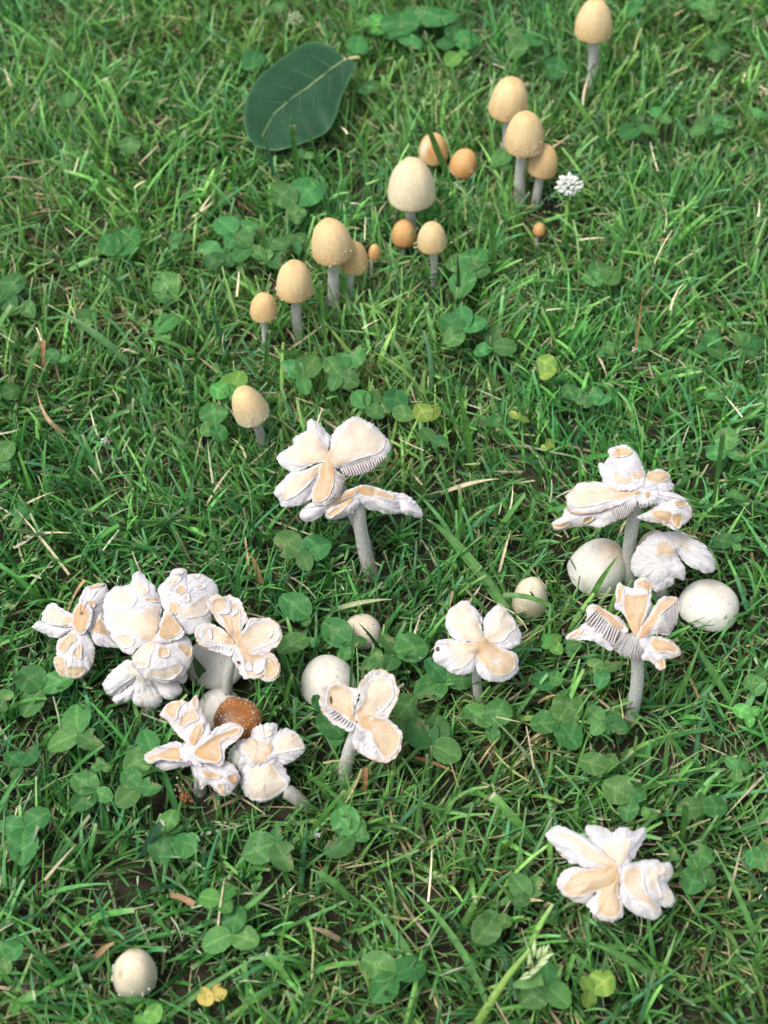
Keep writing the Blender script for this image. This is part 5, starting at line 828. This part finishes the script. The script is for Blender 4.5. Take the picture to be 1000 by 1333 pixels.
# ------------------------------------------------------------------ lawn grass
def vnoise(x, y, s, seed):
    r2 = np.random.default_rng(seed); G = r2.random((64, 64)); u, v = x * s, y * s; i, j = np.floor(u).astype(int), np.floor(v).astype(int); f, g = u - i, v - j; f = f * f * (3 - 2 * f); g = g * g * (3 - 2 * g)
    a = G[i % 64, j % 64]; b = G[(i + 1) % 64, j % 64]; c = G[i % 64, (j + 1) % 64]; d = G[(i + 1) % 64, (j + 1) % 64]; return a * (1 - f) * (1 - g) + b * f * (1 - g) + c * (1 - f) * g + d * f * g
PAL_G = np.array((1.0, 1.12, 1.13)) * np.array([(.125, .300, .070), (.105, .260, .075), (.165, .355, .085), (.090, .240, .105), (.215, .385, .095), (.070, .190, .055), (.150, .320, .115), (.110, .28, .065)])
def grass(n, xr, yr, lmin, lmax, wmin, wmax, a0r, a1r, seg, name, label, keep_m=.03, keep_c=.30, fan=5, pal=PAL_G, mat='grass', cutp=.5, bright=1.0, zmax=.05, base_pale=True, flat=False, zlift=0.0, cull=True):
    m = n // fan; tx = rng.uniform(*xr, m).repeat(fan); ty = rng.uniform(*yr, m).repeat(fan); n = len(tx)
    bx = tx + rng.normal(0, .004, n); by = ty + rng.normal(0, .004, n)
    flow = vnoise(bx + 3, by + 3, 9, 5) * 4 * np.pi; az = flow + rng.normal(0, 1.25, n); az = np.where(rng.random(n) < .35, rng.uniform(0, 2 * np.pi, n), az)
    L = rng.uniform(lmin, lmax, n) * (0.8 + .45 * vnoise(bx + 9, by + 2, 14, 8)); Wd = np.exp(rng.uniform(np.log(wmin), np.log(wmax), n))
    a0 = rng.uniform(*a0r, n); a1 = a0 + rng.uniform(*a1r, n); roll = rng.normal(0, .75, n); bend = rng.normal(0, .35, n)
    P = np.zeros((n, seg + 1, 3)); D = np.zeros((n, seg + 1, 3)); P[:, 0, 0], P[:, 0, 1], P[:, 0, 2] = bx, by, -.002 + zlift * rng.random(n)
    for k in range(seg + 1):
        t = k / seg; an = a0 + (a1 - a0) * t; azk = az + bend * t; D[:, k] = np.stack([np.sin(an) * np.cos(azk), np.sin(an) * np.sin(azk), np.cos(an)], 1)
        if k < seg: P[:, k + 1] = P[:, k] + D[:, k] * (L / seg)[:, None]
    P[:, 1:, 2] = np.maximum(P[:, 1:, 2], .0015 + .002 * rng.random(n)[:, None])
    if cull:
        keep = np.ones(n, bool); x_, y_, d_ = project_np(P); xi = np.clip(np.round(x_).astype(int), 0, MW - 1); yi = np.clip(np.round(y_).astype(int), 0, MH - 1); inside = (x_ >= 0) & (x_ < MW) & (y_ >= 0) & (y_ < MH)
        hm = ((mask_m[yi, xi] > 0) & (d_ < mask_m[yi, xi] + .004) & inside).any(1); hc = ((mask_c[yi, xi] > 0) & (d_ < mask_c[yi, xi]) & inside)
        xm, ym = (x_[:, 1:] + x_[:, :-1]) / 2, (y_[:, 1:] + y_[:, :-1]) / 2; xj = np.clip(np.round(xm).astype(int), 0, MW - 1); yj = np.clip(np.round(ym).astype(int), 0, MH - 1); dm = (d_[:, 1:] + d_[:, :-1]) / 2
        hm |= ((mask_m[yj, xj] > 0) & (dm < mask_m[yj, xj] + .004) & (xm >= 0) & (xm < MW) & (ym >= 0) & (ym < MH)).any(1)
        keep &= ~(hm & (rng.random(n) > keep_m)); keep &= ~(hc.sum(1) >= 1) | (rng.random(n) < keep_c)
        for c, nr, r in cap_blocks:
            dd = P - c; q = np.linalg.norm(dd, axis=2); near = (q < r).any(1)
            if nr is None: keep &= ~near
            else: keep &= ~(((q < r) & (np.abs(dd @ nr) < .006)).any(1))
    else: keep = np.ones(n, bool)
    P, D, az, roll, Wd, L = P[keep], D[keep], az[keep], roll[keep], Wd[keep], L[keep]; n = len(P); bx, by = bx[keep], by[keep]
    hz = np.stack([-np.sin(az), np.cos(az), np.zeros(n)], 1)[:, None, :].repeat(seg + 1, 1); nn = np.cross(hz, D); hz = hz * np.cos(roll)[:, None, None] + nn * np.sin(roll)[:, None, None]; nn = np.cross(hz, D)
    t = np.linspace(0, 1, seg + 1); cut = rng.random(n) < cutp; wprof = np.where(cut[:, None], (np.minimum(1, .75 + t * .6) * (1 - .42 * t ** 3))[None], ((1 - t ** 2.4) * .97 + .03)[None]); hw = (Wd[:, None] * wprof / 2)[..., None]; fold = rng.uniform(-.15, .55, n)[:, None, None]
    V = np.stack([P - hz * hw, P - nn * hw * fold, P + hz * hw], 2); ncol = pal[rng.integers(0, len(pal), n)] * (0.52 + .98 * rng.random(n) ** 1.4)[:, None] * bright
    patch = vnoise(bx, by, 7, 21); ncol = ncol * (1 + (patch - .5) * .35)[:, None]; ncol[:, 0] *= 1 + (vnoise(bx + 1, by + 5, 11, 3) - .5) * .5
    C = ncol[:, None, None, :].repeat(seg + 1, 1).repeat(3, 2).copy(); C[:, :, 1] *= 1.18
    if base_pale: C[:, 0] = C[:, 0] * .55 + np.array((.17, .18, .08)) * .45; C[:, 1] = C[:, 1] * .8 + np.array((.14, .17, .07)) * .2
    tipc = np.array((.42, .40, .26)); tipk = rng.random(n)[:, None, None] * .8; ci = np.where(cut)[0]; C[ci, -1] = C[ci, -1] * (1 - tipk[ci]) + tipc * tipk[ci]
    idx = np.arange(n)[:, None, None] * (seg + 1) * 3; k = np.arange(seg)[None, :, None] * 3; fs = []
    for s_ in (0, 1): a = idx + k + s_; fs.append(np.concatenate([a, a + 1, a + 4, a + 3], 2))
    F = np.concatenate(fs, 1).reshape(-1, 4); o = obj(name, mesh_np(name, V.reshape(-1, 3), F, C.reshape(-1, 3), mat)); return tag(o, label, 'grass', kind='stuff')
XR, YR = (-.40, .40), (.16, 1.20)
STRAW = np.array([(.34, .27, .16), (.42, .35, .22), (.24, .17, .09), (.30, .29, .15), (.48, .43, .29), (.19, .13, .07), (.26, .30, .12)])
grass(9000, XR, YR, .010, .032, .0006, .0016, (1.15, 1.5), (-.1, .25), 3, 'dry_thatch', 'dry tan thatch lying under the grass', fan=3, pal=STRAW, mat='straw', cutp=.7, base_pale=False, zlift=.010)
grass(44000, XR, YR, .009, .024, .0009, .0022, (.15, 1.1), (.1, .8), 3, 'undergrowth_grass', 'short dark green grass low in the lawn', bright=.95)
grass(42000, XR, YR, .018, .037, .0008, .0025, (.05, .72), (.1, 1.0), 5, 'lawn_grass', 'mown green lawn grass of mixed blades', cutp=.65, keep_c=.5)
grass(3600, XR, YR, .030, .050, .0018, .0034, (.35, 1.1), (.1, .7), 6, 'broad_lawn_grass', 'broader long lawn grass blades lying over the lawn', cutp=.3, fan=2, keep_c=.16, keep_m=.0)
grass(3200, XR, YR, .006, .020, .0006, .0015, (.6, 1.35), (0, .4), 3, 'loose_straw', 'short pale clippings caught among the grass', fan=1, pal=STRAW[[1, 4, 3, 4, 6]] * 1.25, mat='straw', base_pale=False, zlift=.024, keep_c=.2, keep_m=0)
for xr, yr, nn_ in (((-1.2, -.40), (-.2, 2.2), 9000), ((.40, 1.2), (-.2, 2.2), 9000), ((-.40, .40), (1.20, 2.2), 7000), ((-.40, .40), (-.2, .16), 3500)):
    grass(nn_, xr, yr, .026, .05, .002, .005, (.15, .95), (.1, .9), 3, 'surrounding_lawn_grass', 'lawn grass carrying on around the mushrooms', cull=False)
